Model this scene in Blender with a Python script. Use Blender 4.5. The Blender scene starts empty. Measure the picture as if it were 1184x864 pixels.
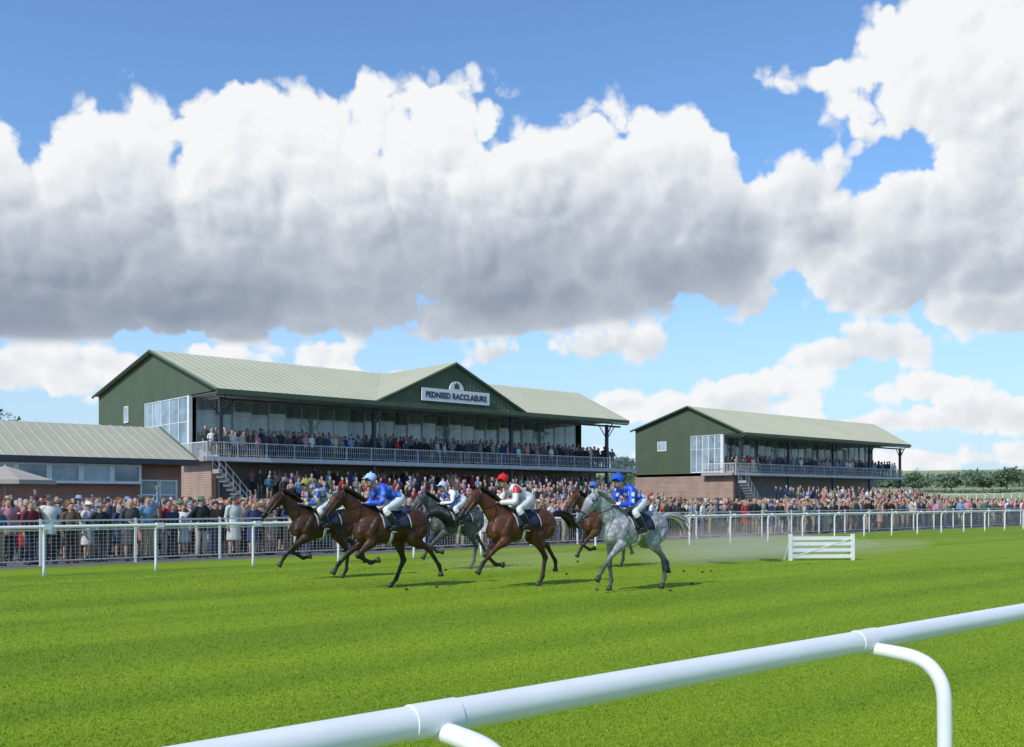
import bpy, bmesh, math, random
import numpy as np
from mathutils import Vector, Matrix
random.seed(7); RNG=np.random.default_rng(7)
scn=bpy.context.scene; COL=scn.collection
scn.view_settings.view_transform='Standard'; scn.view_settings.look='None'; scn.view_settings.exposure=0
F=1151.0; HZ=578.0; CH=1.75
CS,SN=0.6606,0.7508     # camera forward in world = (CS,SN)
def ground(px,py,z=0.0):
    d=(CH-z)*F/(py-HZ); r=(px-592)/F*d
    return CS*d+SN*r, SN*d-CS*r
def project(x,y,z=0.0):
    d=CS*x+SN*y; r=SN*x-CS*y
    return 592+F*r/d, HZ+F*(CH-z)/d, d
def terrain(x,y):
    d=math.hypot(x,y); z=0
    if d>140: z=0.0205*(d-140)*min(1,(d-140)/120.0)
    if d>700: z+=0.01*(d-700)
    return z
# ---------------------------------------------------------------- camera
cam=bpy.data.objects.new('camera',bpy.data.cameras.new('camera')); COL.objects.link(cam)
cam.location=(0,0,CH); cam.rotation_euler=(math.radians(90),0,-math.atan2(CS,SN))
cam.data.lens=35.0; cam.data.sensor_width=36; cam.data.shift_y=(HZ-432)/1184; cam.data.clip_end=8000; cam.data.clip_start=.05
scn.camera=cam
# ---------------------------------------------------------------- materials
def nd(nt,t,**kw):
    n=nt.nodes.new(t)
    for k,v in kw.items(): setattr(n,k,v)
    return n
def mth(nt,op,a,b=None,c=None,clamp=False):
    n=nt.nodes.new('ShaderNodeMath'); n.operation=op; n.use_clamp=clamp
    for i,v in enumerate((a,b,c)):
        if v is None: continue
        if hasattr(v,'is_linked') or hasattr(v,'links'): nt.links.new(v,n.inputs[i])
        else: n.inputs[i].default_value=v
    return n.outputs[0]
def mixc(nt,f,a,b,bt='MIX'):
    n=nt.nodes.new('ShaderNodeMix'); n.data_type='RGBA'; n.blend_type=bt
    for i,v in ((0,f),(6,a),(7,b)):
        if hasattr(v,'links'): nt.links.new(v,n.inputs[i])
        elif i==0: n.inputs[0].default_value=v
        else: n.inputs[i].default_value=(v[0],v[1],v[2],1)
    return n.outputs[2]
def ramp(nt,f,stops):
    n=nt.nodes.new('ShaderNodeValToRGB'); nt.links.new(f,n.inputs[0])
    e=n.color_ramp.elements
    while len(e)<len(stops): e.new(.5)
    for s,(p,c) in zip(e,stops): s.position=p; s.color=(c[0],c[1],c[2],1)
    return n.outputs[0]
def smooth(nt,v,a,b,to0=0,to1=1):
    n=nt.nodes.new('ShaderNodeMapRange'); n.interpolation_type='SMOOTHSTEP'
    nt.links.new(v,n.inputs[0]); n.inputs[1].default_value=a; n.inputs[2].default_value=b
    n.inputs[3].default_value=to0; n.inputs[4].default_value=to1
    return n.outputs[0]
def base(name):
    m=bpy.data.materials.new(name); m.use_nodes=True; nt=m.node_tree
    return m,nt,nt.nodes['Principled BSDF']
def noise(nt,scale,detail=4,rough=.6,coord='Object',vec=None,sc=None):
    n=nt.nodes.new('ShaderNodeTexNoise'); n.inputs['Scale'].default_value=scale
    n.inputs['Detail'].default_value=detail; n.inputs['Roughness'].default_value=rough
    if vec is None:
        tc=nt.nodes.new('ShaderNodeTexCoord'); vec=tc.outputs[coord]
    if sc:
        mp=nt.nodes.new('ShaderNodeMapping'); mp.inputs['Scale'].default_value=sc; nt.links.new(vec,mp.inputs[0]); vec=mp.outputs[0]
    nt.links.new(vec,n.inputs['Vector']); return n.outputs['Fac']
def bump(nt,bs,h,st,dist=.02):
    b=nt.nodes.new('ShaderNodeBump'); b.inputs['Strength'].default_value=st; b.inputs['Distance'].default_value=dist
    nt.links.new(h,b.inputs['Height']); nt.links.new(b.outputs[0],bs.inputs['Normal'])
def mat(name,col,rough=.6,var=.18,scale=4,bmp=.0,metal=0,objcol=False,spec=.5,sc=None,detail=3):
    m,nt,bs=base(name)
    f=noise(nt,scale,detail,sc=sc)
    c=(col[0],col[1],col[2])
    if objcol:
        oi=nt.nodes.new('ShaderNodeObjectInfo'); csrc=oi.outputs['Color']
    else: csrc=c
    g=ramp(nt,f,[(.25,(1-var,)*3),(.75,(1+var,)*3)])
    nt.links.new(mixc(nt,1.0,csrc,g,'MULTIPLY'),bs.inputs['Base Color'])
    bs.inputs['Roughness'].default_value=rough; bs.inputs['Metallic'].default_value=metal
    bs.inputs['Specular IOR Level'].default_value=spec
    if bmp: bump(nt,bs,f,bmp)
    return m
M={}
M['white']=mat('white_paint',(.76,.77,.76),.4,.06,3)
M['white_rail']=mat('white_plastic',(.79,.80,.81),.30,.06,3.2,.02,detail=7)
M['offwhite']=mat('offwhite_metal',(.50,.52,.52),.5,.1,2)
M['greyrail']=mat('galvanised_rail',(.48,.50,.51),.5,.1,2)
M['soffit']=mat('soffit_panel',(.66,.67,.64),.7,.08,1)
M['dark']=mat('dark_steel',(.035,.042,.055),.45,.15,3)
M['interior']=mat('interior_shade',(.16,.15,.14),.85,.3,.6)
M['conc']=mat('concrete',(.34,.33,.31),.85,.18,1.5,.1,detail=6)
M['pave']=mat('tarmac',(.15,.147,.14),.9,.25,.8,detail=6)
M['greenwall']=mat('green_cladding',(.082,.115,.068),.55,.14,.7,detail=5,spec=.3)
M['roof']=mat('roof_sheet',(.47,.465,.335),.75,.06,.25,detail=4,spec=.15)
M['roof2']=mat('roof_sheet_low',(.41,.395,.30),.75,.08,.3,detail=4,spec=.15)
M['black']=mat('black_leather',(.012,.012,.014),.35,.2,12)
M['hairdark']=mat('horse_hair',(.012,.009,.008),.5,.3,30)
M['hairgrey']=mat('grey_horse_hair',(.38,.37,.35),.6,.35,30)
M['hoof']=mat('hoof_horn',(.045,.04,.035),.5,.3,20)
M['eye']=mat('eye_gloss',(.008,.006,.006),.1,.05,20)
M['lip']=mat('lip_skin',(.28,.09,.07),.6,.1,20)
M['skin']=mat('skin',(.50,.31,.23),.6,.12,9)
M['cloth']=mat('cloth',(.5,.5,.5),.85,.16,14,objcol=True)
M['shoe']=mat('shoe_leather',(.03,.02,.015),.5,.3,10)
M['breech']=mat('breeches_cloth',(.74,.74,.73),.8,.06,10)
M['canopy']=mat('canopy_cloth',(.40,.36,.30),.85,.12,2)
M['bark']=mat('bark',(.09,.07,.05),.9,.3,6,.4)
M['dirt']=mat('dirt_clod',(.10,.065,.03),.95,.4,9,.4)
M['badge']=mat('badge_green',(.03,.10,.05),.5,.1,4)
def brick():
    m,nt,bs=base('red_brick'); tc=nd(nt,'ShaderNodeTexCoord')
    mp=nd(nt,'ShaderNodeMapping'); mp.inputs['Rotation'].default_value=(math.radians(90),0,0)
    nt.links.new(tc.outputs['Object'],mp.inputs[0])
    b=nd(nt,'ShaderNodeTexBrick'); nt.links.new(mp.outputs[0],b.inputs['Vector'])
    b.inputs['Color1'].default_value=(.38,.17,.10,1); b.inputs['Color2'].default_value=(.29,.12,.075,1); b.inputs['Mortar'].default_value=(.36,.32,.27,1)
    b.inputs['Scale'].default_value=4; b.inputs['Mortar Size'].default_value=.02
    f=noise(nt,.9,5); g=ramp(nt,f,[(.25,(.78,)*3),(.75,(1.2,)*3)])
    nt.links.new(mixc(nt,1,b.outputs['Color'],g,'MULTIPLY'),bs.inputs['Base Color']); bs.inputs['Roughness'].default_value=.85
    return m
M['brick']=brick()
def glass():
    m,nt,bs=base('window_glass_painted_sky'); tc=nd(nt,'ShaderNodeTexCoord'); f=noise(nt,.9,3,vec=tc.outputs['Object'])
    oi=nd(nt,'ShaderNodeObjectInfo'); r=mth(nt,'ADD',mth(nt,'MULTIPLY',oi.outputs['Random'],.25),mth(nt,'MULTIPLY',f,.75))
    nt.links.new(ramp(nt,r,[(.3,(.13,.19,.23)),(.5,(.29,.38,.44)),(.8,(.48,.58,.64))]),bs.inputs['Base Color'])  # pale blue ramp paints a sky reflection into the glass colour
    bs.inputs['Roughness'].default_value=.06; bs.inputs['Specular IOR Level'].default_value=.8; bs.inputs['Metallic'].default_value=.1
    return m
M['glass']=glass()
def grasscol(nt,P,fine,lo,mid_,hi):
    mid=noise(nt,.5,4,.6,vec=P); st=noise(nt,.30,3,.5,vec=P,sc=(.04,1.6,1))
    c=ramp(nt,fine,[(.25,lo),(.5,mid_),(.8,hi)])
    c=mixc(nt,1,c,ramp(nt,mid,[(.3,(.93,.94,.92)),(.7,(1.07,1.05,1.05))]),'MULTIPLY')
    return mixc(nt,1,c,ramp(nt,st,[(.40,(.82,.86,.84)),(.58,(1.10,1.07,1.05))]),'MULTIPLY')
def grassmat(name):
    m,nt,bs=base(name); tc=nd(nt,'ShaderNodeTexCoord'); P=tc.outputs['Object']
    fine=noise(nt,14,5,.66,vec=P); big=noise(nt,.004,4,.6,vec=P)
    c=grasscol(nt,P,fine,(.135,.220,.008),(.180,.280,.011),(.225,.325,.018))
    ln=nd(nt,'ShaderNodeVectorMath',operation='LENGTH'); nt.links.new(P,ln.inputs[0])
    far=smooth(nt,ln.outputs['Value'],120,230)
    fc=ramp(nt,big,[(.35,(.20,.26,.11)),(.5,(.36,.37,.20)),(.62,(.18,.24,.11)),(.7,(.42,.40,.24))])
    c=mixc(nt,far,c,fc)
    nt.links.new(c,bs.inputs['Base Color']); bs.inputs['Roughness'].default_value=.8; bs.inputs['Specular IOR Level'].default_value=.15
    bump(nt,bs,noise(nt,38,4,.8,vec=P),.35,.02)
    return m
M['grass']=grassmat('turf_ground')
def blademat():
    m,nt,bs=base('grass_blade'); tc=nd(nt,'ShaderNodeTexCoord'); P=tc.outputs['Object']
    c=grasscol(nt,P,noise(nt,23,3,.7,vec=P),(.16,.25,.010),(.205,.315,.013),(.27,.385,.03))
    nt.links.new(c,bs.inputs['Base Color']); bs.inputs['Roughness'].default_value=.6; bs.inputs['Specular IOR Level'].default_value=.2
    return m
M['blade']=blademat()
def leafmat(name,a,b):
    m,nt,bs=base(name); f=noise(nt,.8,4,.7)
    nt.links.new(ramp(nt,f,[(.3,a),(.7,b)]),bs.inputs['Base Color']); bs.inputs['Roughness'].default_value=.7; bs.inputs['Specular IOR Level'].default_value=.2
    return m
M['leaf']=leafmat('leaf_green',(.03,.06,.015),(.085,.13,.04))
M['leafhaze']=leafmat('leaf_far_haze_tint',(.085,.135,.085),(.16,.22,.14))  # distance haze painted into the leaf colour as paler greens
def attrmat():
    m,nt,bs=base('crowd_cloth'); a=nd(nt,'ShaderNodeAttribute',attribute_name='Col')
    nt.links.new(a.outputs['Color'],bs.inputs['Base Color']); bs.inputs['Roughness'].default_value=.85
    return m
M['attr']=attrmat()
def rndmat(name,cols):
    m,nt,bs=base(name); oi=nd(nt,'ShaderNodeObjectInfo')
    n=nd(nt,'ShaderNodeValToRGB'); n.color_ramp.interpolation='CONSTANT'; e=n.color_ramp.elements
    while len(e)<len(cols): e.new(.5)
    for i,(s,c) in enumerate(zip(e,cols)): s.position=i/len(cols); s.color=(*c,1)
    nt.links.new(oi.outputs['Random'],n.inputs[0]); nt.links.new(n.outputs[0],bs.inputs['Base Color']); bs.inputs['Roughness'].default_value=.8
    return m
M['hair']=rndmat('hair',[(.03,.018,.01),(.10,.055,.025),(.32,.20,.09),(.35,.34,.33),(.015,.012,.01),(.16,.08,.03)])
M['legs']=rndmat('legwear',[(.02,.025,.05),(.015,.015,.015),(.35,.28,.18),(.07,.09,.16),(.05,.045,.04),(.45,.42,.36)])
def coat(name,a,b,leg,muz,dapple=False):
    m,nt,bs=base(name); tc=nd(nt,'ShaderNodeTexCoord'); P=tc.outputs['Object']
    f=noise(nt,3.5,6,.6,vec=P); c=ramp(nt,f,[(.3,a),(.7,b)])
    if dapple:
        v=nd(nt,'ShaderNodeTexVoronoi'); v.inputs['Scale'].default_value=10; nt.links.new(P,v.inputs['Vector'])
        c=mixc(nt,1,c,ramp(nt,v.outputs['Distance'],[(.15,(1.25,)*3),(.6,(.64,.65,.68))]),'MULTIPLY')
    sx=nd(nt,'ShaderNodeSeparateXYZ'); nt.links.new(P,sx.inputs[0])
    lg=smooth(nt,sx.outputs[2],.95,.52); c=mixc(nt,lg,c,leg)
    mz=smooth(nt,sx.outputs[0],1.26,1.46); c=mixc(nt,mz,c,muz)
    nt.links.new(c,bs.inputs['Base Color']); bs.inputs['Roughness'].default_value=.48; bs.inputs['Specular IOR Level'].default_value=.35
    bump(nt,bs,noise(nt,6,3,vec=P),.7,.05)
    return m
def silks(name,a,b,kind):
    m,nt,bs=base(name); tc=nd(nt,'ShaderNodeTexCoord'); P=tc.outputs['Object']
    if kind=='spots':
        v=nd(nt,'ShaderNodeTexVoronoi'); v.inputs['Scale'].default_value=7.5; v.inputs['Randomness'].default_value=.4; nt.links.new(P,v.inputs['Vector'])
        f=smooth(nt,v.outputs['Distance'],.36,.33)
    elif kind=='hoops':
        w=nd(nt,'ShaderNodeTexWave'); w.inputs['Scale'].default_value=2.3; w.bands_direction='DIAGONAL'; nt.links.new(P,w.inputs['Vector']); f=smooth(nt,w.outputs['Fac'],.48,.52)
    elif kind=='sleeves':
        sx=nd(nt,'ShaderNodeSeparateXYZ'); nt.links.new(P,sx.inputs[0]); ay=mth(nt,'ABSOLUTE',sx.outputs[1])
        f=mth(nt,'MULTIPLY',smooth(nt,ay,.165,.175),smooth(nt,sx.outputs[2],1.88,1.90))
    else:
        v=nd(nt,'ShaderNodeTexChecker'); v.inputs['Scale'].default_value=6; nt.links.new(P,v.inputs['Vector']); f=v.outputs['Fac']
    nt.links.new(mixc(nt,f,a,b),bs.inputs['Base Color']); bs.inputs['Roughness'].default_value=.45
    bump(nt,bs,noise(nt,14,3,vec=P),.6,.02)
    return m
# ---------------------------------------------------------------- mesh builder
class MB:
    def __init__(s): s.v=[]; s.f=[]; s.mi=[]; s.cur=0
    def face(s,*a): s.f.append(tuple(a)); s.mi.append(s.cur)
    def box(s,x0,x1,y0,y1,z0,z1):
        b=len(s.v); s.v+=[(x,y,z) for z in (z0,z1) for y in (y0,y1) for x in (x0,x1)]
        for q in ((0,2,3,1),(4,5,7,6),(0,1,5,4),(2,6,7,3),(0,4,6,2),(1,3,7,5)): s.face(*[b+i for i in q])
        return s
    def quad(s,a,b,c,d):
        n=len(s.v); s.v+=[tuple(a),tuple(b),tuple(c),tuple(d)]; s.face(n,n+1,n+2,n+3)
    def loft(s,P,side=(0,1,0),n=12,sub=3):
        P=np.array([list(p)+([p[3]] if len(p)==4 else []) for p in P],float)
        if sub>1 and len(P)>2:
            Q=[]; E=np.vstack([2*P[0]-P[1],P,2*P[-1]-P[-2]])
            for i in range(1,len(E)-2):
                p0,p1,p2,p3=E[i-1:i+3]
                for k in range(sub):
                    t=k/sub; Q.append(.5*((2*p1)+(-p0+p2)*t+(2*p0-5*p1+4*p2-p3)*t*t+(-p0+3*p1-3*p2+p3)*t**3))
            Q.append(P[-1]); Q=np.array(Q); Q[:,3:]=np.maximum(Q[:,3:],.002); P=Q
        m=len(P); b=len(s.v); side=Vector(side)
        for i in range(m):
            T=Vector(P[min(i+1,m-1),:3]-P[max(i-1,0),:3])
            if T.length<1e-6: T=Vector((0,0,1))
            T.normalize()
            S=side-T*side.dot(T)
            if S.length<.05: S=Vector((1,0,0))-T*T.x
            S.normalize(); U=T.cross(S); c=Vector(P[i,:3])
            for j in range(n):
                a=2*math.pi*j/n; s.v.append(tuple(c+S*(math.cos(a)*P[i,3])+U*(math.sin(a)*P[i,4])))
        for i in range(m-1):
            for j in range(n):
                j2=(j+1)%n; s.face(b+i*n+j,b+i*n+j2,b+(i+1)*n+j2,b+(i+1)*n+j)
        c0=len(s.v); s.v.append(tuple(P[0,:3])); c1=len(s.v); s.v.append(tuple(P[-1,:3]))
        for j in range(n):
            j2=(j+1)%n; s.face(c0,b+j2,b+j); s.face(c1,b+(m-1)*n+j,b+(m-1)*n+j2)
        return s
    def tube(s,pts,r,n=8,sub=1): return s.loft([(p[0],p[1],p[2],r,r) for p in pts],side=(.31,.9,.2),n=n,sub=sub)
    def ball(s,c,r,n=10,sq=(1,1,1)):
        P=[]
        for k in range(7):
            a=-math.pi/2+math.pi*k/6; P.append((c[0],c[1],c[2]+math.sin(a)*r*sq[2],max(.0015,math.cos(a)*r*sq[1]),max(.0015,math.cos(a)*r*sq[0])))
        return s.loft(P,n=n,sub=1)
    def mesh(s,name,mats,sm=False):
        me=bpy.data.meshes.new(name); me.from_pydata(s.v,[],s.f); 
        for m in (mats if isinstance(mats,(list,tuple)) else [mats]): me.materials.append(m)
        me.polygons.foreach_set('material_index',s.mi)
        if sm: me.polygons.foreach_set('use_smooth',[True]*len(me.polygons))
        me.update(); return me
    def build(s,name,m,parent=None,sm=False):
        return link(name,s.mesh(name,m,sm),parent)
def link(name,me,parent=None):
    o=bpy.data.objects.new(name,me); COL.objects.link(o)
    if parent: o.parent=parent
    return o
def remesh(mb,vox,it=4,mats=None,name='body'):
    me=mb.mesh('tmp',M['white']); o=bpy.data.objects.new('tmp',me); COL.objects.link(o)
    r=o.modifiers.new('r','REMESH'); r.mode='VOXEL'; r.voxel_size=vox; r.use_smooth_shade=True
    if it:
        s=o.modifiers.new('s','SMOOTH'); s.factor=.5; s.iterations=it
    dg=bpy.context.evaluated_depsgraph_get(); out=bpy.data.meshes.new_from_object(o.evaluated_get(dg))
    bpy.data.objects.remove(o); out.name=name; out.materials.clear()
    for m in (mats if isinstance(mats,(list,tuple)) else [mats]): out.materials.append(m)
    out.polygons.foreach_set('use_smooth',[True]*len(out.polygons)); return out
def addto(me,mb,mi=0):
    bm=bmesh.new(); bm.from_mesh(me); vs=[bm.verts.new(v) for v in mb.v]
    for f in mb.f:
        try:
            q=bm.faces.new([vs[i] for i in f]); q.smooth=True; q.material_index=mi
        except ValueError: pass
    bm.to_mesh(me); bm.free(); return me
def tag(o,label=None,cat=None,group=None,kind=None):
    if label: o['label']=label
    if cat: o['category']=cat
    if group: o['group']=group
    if kind: o['kind']=kind
    return o
def thing(name,label,cat,loc=(0,0,0),rz=0,group=None):
    o=bpy.data.objects.new(name,None); COL.objects.link(o); o.location=loc; o.rotation_euler=(0,0,rz); o.empty_display_size=.2
    return tag(o,label,cat,group)
def dup(root,loc,rz,label,group=None,colors=None,sc=None):
    r=root.copy(); COL.objects.link(r); r.location=loc; r.rotation_euler=(0,0,rz); r['label']=label
    if group: r['group']=group
    if sc: r.scale=sc
    for ch in list(root.children):
        c=ch.copy(); COL.objects.link(c); c.parent=r
        if colors and ch.name.split('.')[0] in colors: c.color=(*colors[ch.name.split('.')[0]],1)
        for g in ch.children:
            d=g.copy(); COL.objects.link(d); d.parent=c
    return r
# ---------------------------------------------------------------- ground
def make_ground():
    rs=[0,6,12,20,30,45,60,80,100,120,140]+list(np.linspace(160,900,30))+[1200,1700,2500,3500]; n=96
    v=[(0,0,0)]; f=[]
    for r in rs[1:]:
        for j in range(n):
            a=2*math.pi*j/n; x,y=r*math.cos(a),r*math.sin(a)
            v.append((x,y,terrain(x,y)+(RNG.normal()*.25 if r>250 else 0)))
    for j in range(n): f.append((0,1+j,1+(j+1)%n))
    for i in range(len(rs)-2):
        for j in range(n):
            a=1+i*n+j; b=1+i*n+(j+1)%n; f.append((a,a+n,b+n,b))
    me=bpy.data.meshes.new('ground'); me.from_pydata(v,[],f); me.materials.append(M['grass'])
    me.polygons.foreach_set('use_smooth',[True]*len(f)); tag(link('ground',me),kind='structure')
make_ground()
ap=MB(); ap.quad((-30,27.2,.004),(135,27.2,.004),(135,100,.004),(-30,100,.004)); tag(ap.build('pavement',M['pave']),kind='structure')
def blades():
    N=360000
    d=6.3+22*RNG.random(N)**1.5; r=(RNG.random(N)-.5)*2*.56*d
    x=CS*d+SN*r; y=SN*d-CS*r; ok=(y<23.9); x=x[ok];y=y[ok];d=d[ok]; n=len(x)
    h=(.006+.011*RNG.random(n)); w=.0032+.0005*d*RNG.random(n); a=RNG.random(n)*6.283; lx=(RNG.random(n)-.5)*.04; ly=(RNG.random(n)-.5)*.04
    V=np.zeros((n,3,3)); dx=np.cos(a)*w; dy=np.sin(a)*w
    V[:,0]=np.stack([x-dx,y-dy,-.002+0*x],1); V[:,1]=np.stack([x+dx,y+dy,-.002+0*x],1); V[:,2]=np.stack([x+lx,y+ly,h],1)
    me=bpy.data.meshes.new('grass'); me.vertices.add(n*3); me.vertices.foreach_set('co',V.ravel())
    me.loops.add(n*3); me.loops.foreach_set('vertex_index',np.arange(n*3,dtype=np.int32)); me.polygons.add(n)
    me.polygons.foreach_set('loop_start',np.arange(0,n*3,3,dtype=np.int32)); me.materials.append(M['blade']); me.update(calc_edges=True); me.validate()
    tag(link('grass',me),'short bright green mown turf blades covering the race track','grass',kind='stuff')
blades()
# ---------------------------------------------------------------- near rail
def near_rail():
    t=2.26; zc=1.13
    root=thing('running_rail','thick white plastic rail across the bottom right corner, closest to the viewer','rail',(1.69,t,0))
    def L(x): return x-1.69
    m=MB(); m.loft([(L(-1.5),0,zc,.045,.048),(L(22),0,zc,.045,.048)],side=(0,1,0),n=128,sub=1); m.build('rail_tube',M['white_rail'],root,False)
    for X in (1.69-2.4,1.69,4.06,6.46,8.86,11.26,13.66):
        c=MB(); x=L(X)
        c.loft([(x-.080,0,zc,.044,.047),(x-.079,0,zc,.0485,.0515),(x+.079,0,zc,.0485,.0515),(x+.080,0,zc,.044,.047)],side=(0,1,0),n=128,sub=1)
        c.build('rail_sleeve',M['white_rail'],root,False)
        p=MB(); pts=[(x+.02,.0,zc-.035),(x+.02,-.10,zc-.038),(x+.02,-.215,zc-.050),(x+.02,-.29,zc-.088),(x+.02,-.335,zc-.165),(x+.02,-.343,zc-.30),(x+.02,-.343,.5),(x+.02,-.343,-.02)]
        p.tube(pts,.030,n=24,sub=4); p.build('post',M['white_rail'],root,True)
        b=MB(); b.loft([(x+.02,-.343,0,.05,.05),(x+.02,-.343,.05,.05,.05),(x+.02,-.343,.06,.034,.034)],n=16,sub=1); b.build('post_base',M['offwhite'],root,True)
near_rail()
def far_rail():
    X0=1.83; root=thing('running_rail','long white running rail edging the far side of the turf, behind the horses','rail',(X0,24,0))
    Lx=150
    m=MB(); m.loft([(-6,0,1.13,.05,.04),(Lx,0,1.13,.05,.04)],n=24,sub=1); m.build('rail_tube',M['white_rail'],root,False)
    me=None
    for k in range(56):
        x=k*2.6
        if me is None:
            p=MB(); p.tube([(0,0,1.12),(0,.12,1.10),(0,.22,1.03),(0,.25,.9),(0,.25,.4),(0,.25,-.02)],.032,n=8,sub=2); p.box(-.09,.09,-.055,.055,1.075,1.19); me=p.mesh('post',M['white_rail'],False)
        o=link('post',me,root); o.location=(x,0,0)
far_rail()
def crowd_fence():
    root=thing('crowd_fence','white tubular barrier with wire mesh panels standing right in front of the crowd','fence',(3,27.9,0))
    pm=MB(); pm.box(-.03,.03,-.03,.03,0,1.24); pm=pm.mesh('post',M['white'])
    w=MB(); w.box(.03,2.47,-.02,.02,1.17,1.215); w.box(.03,2.47,-.015,.015,.12,.15); w.box(.03,2.47,-.012,.012,.93,.955)
    for i in range(1,20): w.box(.03+i*.122-.003,.03+i*.122+.003,-.003,.003,.15,1.17)
    for i in range(1,9): w.box(.03,2.47,-.0055,-.0035,.12+i*.1,.126+i*.1)
    wm=w.mesh('mesh_panel',M['greyrail'])
    for k in range(50):
        if k<49: o=link('post',pm,root); o.location=(k*2.5,0,0)
        if k<48: o=link('mesh_panel',wm,root); o.location=(k*2.5,0,0)
crowd_fence()
def hurdle():
    X,Y=ground(950,648); root=thing('fence_panel','low white wooden fence panel standing alone on the turf right of the grey horse','fence',(X,Y,0),-math.atan2(CS,SN)+.12)
    w=.94
    for s in (-w,w):
        p=MB(); p.box(s-.045,s+.045,-.045,.045,0,.76); p.build('post',M['white'],root)
    for z in (.12,.30,.48,.64):
        p=MB(); p.box(-w+.045,w-.045,-.02,.02,z-.05,z+.05); p.build('board',M['white'],root)
    p=MB()
    p.v+=[(-w+.05,-.032,.12),(-w+.15,-.032,.12),(w-.05,-.032,.62),(w-.15,-.032,.62),(-w+.05,-.022,.12),(-w+.15,-.022,.12),(w-.05,-.022,.62),(w-.15,-.022,.62)]
    p.f+=[(0,1,2,3),(4,7,6,5),(0,3,7,4),(1,5,6,2)]; p.mi+=[0]*4; p.build('brace',M['white'],root)
    for s in (-w,w):
        p=MB(); p.tube([(s,.06,.5),(s,.45,.0)],.03,n=6); p.build('stay',M['white'],root)
hurdle()
# ---------------------------------------------------------------- human figure
def V(*a): return Vector(a)
def lp(a,b,t): return a+(b-a)*t
def P4(p,ra,rb=None): return (p.x,p.y,p.z,ra,rb if rb is not None else ra)
def torso(mb,J,i=0):
    P,C,N=J['pelvis'],J['chest'],J['neck']; d=(C-P).normalized()
    mb.loft([P4(P-d*.10,.09+i,.075+i),P4(P-d*.03,.145+i,.105+i),P4(P+d*.03,.15+i,.107+i),P4(lp(P,C,.5),.128+i,.09+i),P4(C,.158+i,.112+i),P4(lp(C,N,.5),.165+i,.098+i),P4(lp(C,N,.85),.115+i,.07+i),P4(N,.06+i,.055+i)],n=16)
def arm(mb,J,s,i=0,end=1.0):
    N,S,E,W=J['neck'],J['sh'+s],J['el'+s],J['wr'+s]
    mb.loft([P4(lp(N,S,.45),.055+i),P4(S,.062+i),P4(lp(S,E,.4),.05+i),P4(E,.041+i),P4(lp(E,W,.35),.040+i),P4(lp(E,W,end),.027+i)],n=10)
def leg(mb,J,s,i=0,a=0,b=1):
    H,K,A=J['hip'+s],J['kn'+s],J['an'+s]
    pts=[P4(H,.088+i),P4(lp(H,K,.3),.086+i),P4(lp(H,K,.7),.066+i),P4(K,.056+i),P4(lp(K,A,.3),.057+i),P4(lp(K,A,.7),.042+i),P4(A,.037+i)]
    mb.loft(pts,n=10)
def foot(mb,J,s,i=0):
    A,T=J['an'+s],J['to'+s]; d=(T-A).normalized()
    dn=V(0,0,-.03)
    mb.loft([P4(A-d*.06+dn,.03+i,.03+i),P4(A+dn*.6,.038+i,.042+i),P4(lp(A,T,.6)+dn*.3,.042+i,.03+i),P4(T,.03+i,.02+i)],n=8)
def headm(mb,J,i=0,face=True):
    H=J['head']; f=J.get('f',V(1,0,0)).normalized(); y=V(0,1,0); u=f.cross(y).normalized()
    if u.z<0: u=-u
    for_=[(-.118,.03,.03,.035),(-.09,.048,.055,.02),(-.04,.066,.082,.008),(.01,.073,.094,.0),(.05,.074,.096,-.004),(.09,.062,.08,-.006),(.115,.03,.04,-.006)]
    mb.loft([P4(H+u*z+f*o,a+i,b+i) for z,a,b,o in for_],n=14)
    if face:
        mb.loft([P4(H+u*.02+f*.085,.010,.012),P4(H+u*-.015+f*.103,.016,.016),P4(H+u*-.03+f*.09,.014,.01)],n=8)
        for s in (-1,1): mb.loft([P4(H+u*-.03+y*s*.072-f*.005,.008,.015),P4(H+u*.025+y*s*.078-f*.008,.009,.02)],n=6,sub=1)
        mb.loft([P4(J['neck']-V(0,0,.02),.055),P4(H-u*.08-f*.01,.052)],n=10,sub=1)
def hand(mb,W,E,side,curl=.5,up=V(0,0,1)):
    d=(W-E).normalized(); p=d.cross(side).normalized()
    sd=p.cross(d).normalized()
    mb.loft([P4(W-d*.02,.026,.02),P4(W+d*.03,.036,.016),P4(W+d*.085,.038,.014)],side=sd,n=8,sub=2)
    for k,(o,l) in enumerate(((-.03,.058),(-.01,.075),(.010,.080),(.029,.070))):
        b=W+d*.08+sd*o; m=b+d*l*.5-p*curl*.012; e=m+d*l*.5*(1-curl*.6)-p*curl*.045
        mb.loft([P4(b,.009),P4(m,.009),P4(e,.007)],side=sd,n=5,sub=1)
    b=W+d*.02-sd*.03; mb.loft([P4(b,.012),P4(b+d*.03-sd*.022-p*.01,.011),P4(b+d*.06-sd*.024-p*.025,.008)],side=sd,n=5,sub=1)
def body_mesh(J,vox,curl=.5):
    b=MB(); torso(b,J)
    for s in 'LR': arm(b,J,s); leg(b,J,s); foot(b,J,s)
    headm(b,J); me=remesh(b,vox,2,M['skin'],'body')
    h=MB()
    for s,q in (('L',1),('R',-1)): hand(h,J['wr'+s],J['el'+s],V(0,-q,0) if abs((J['wr'+s]-J['el'+s]).normalized().y)<.9 else V(0,0,1),curl)
    return addto(me,h)
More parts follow.
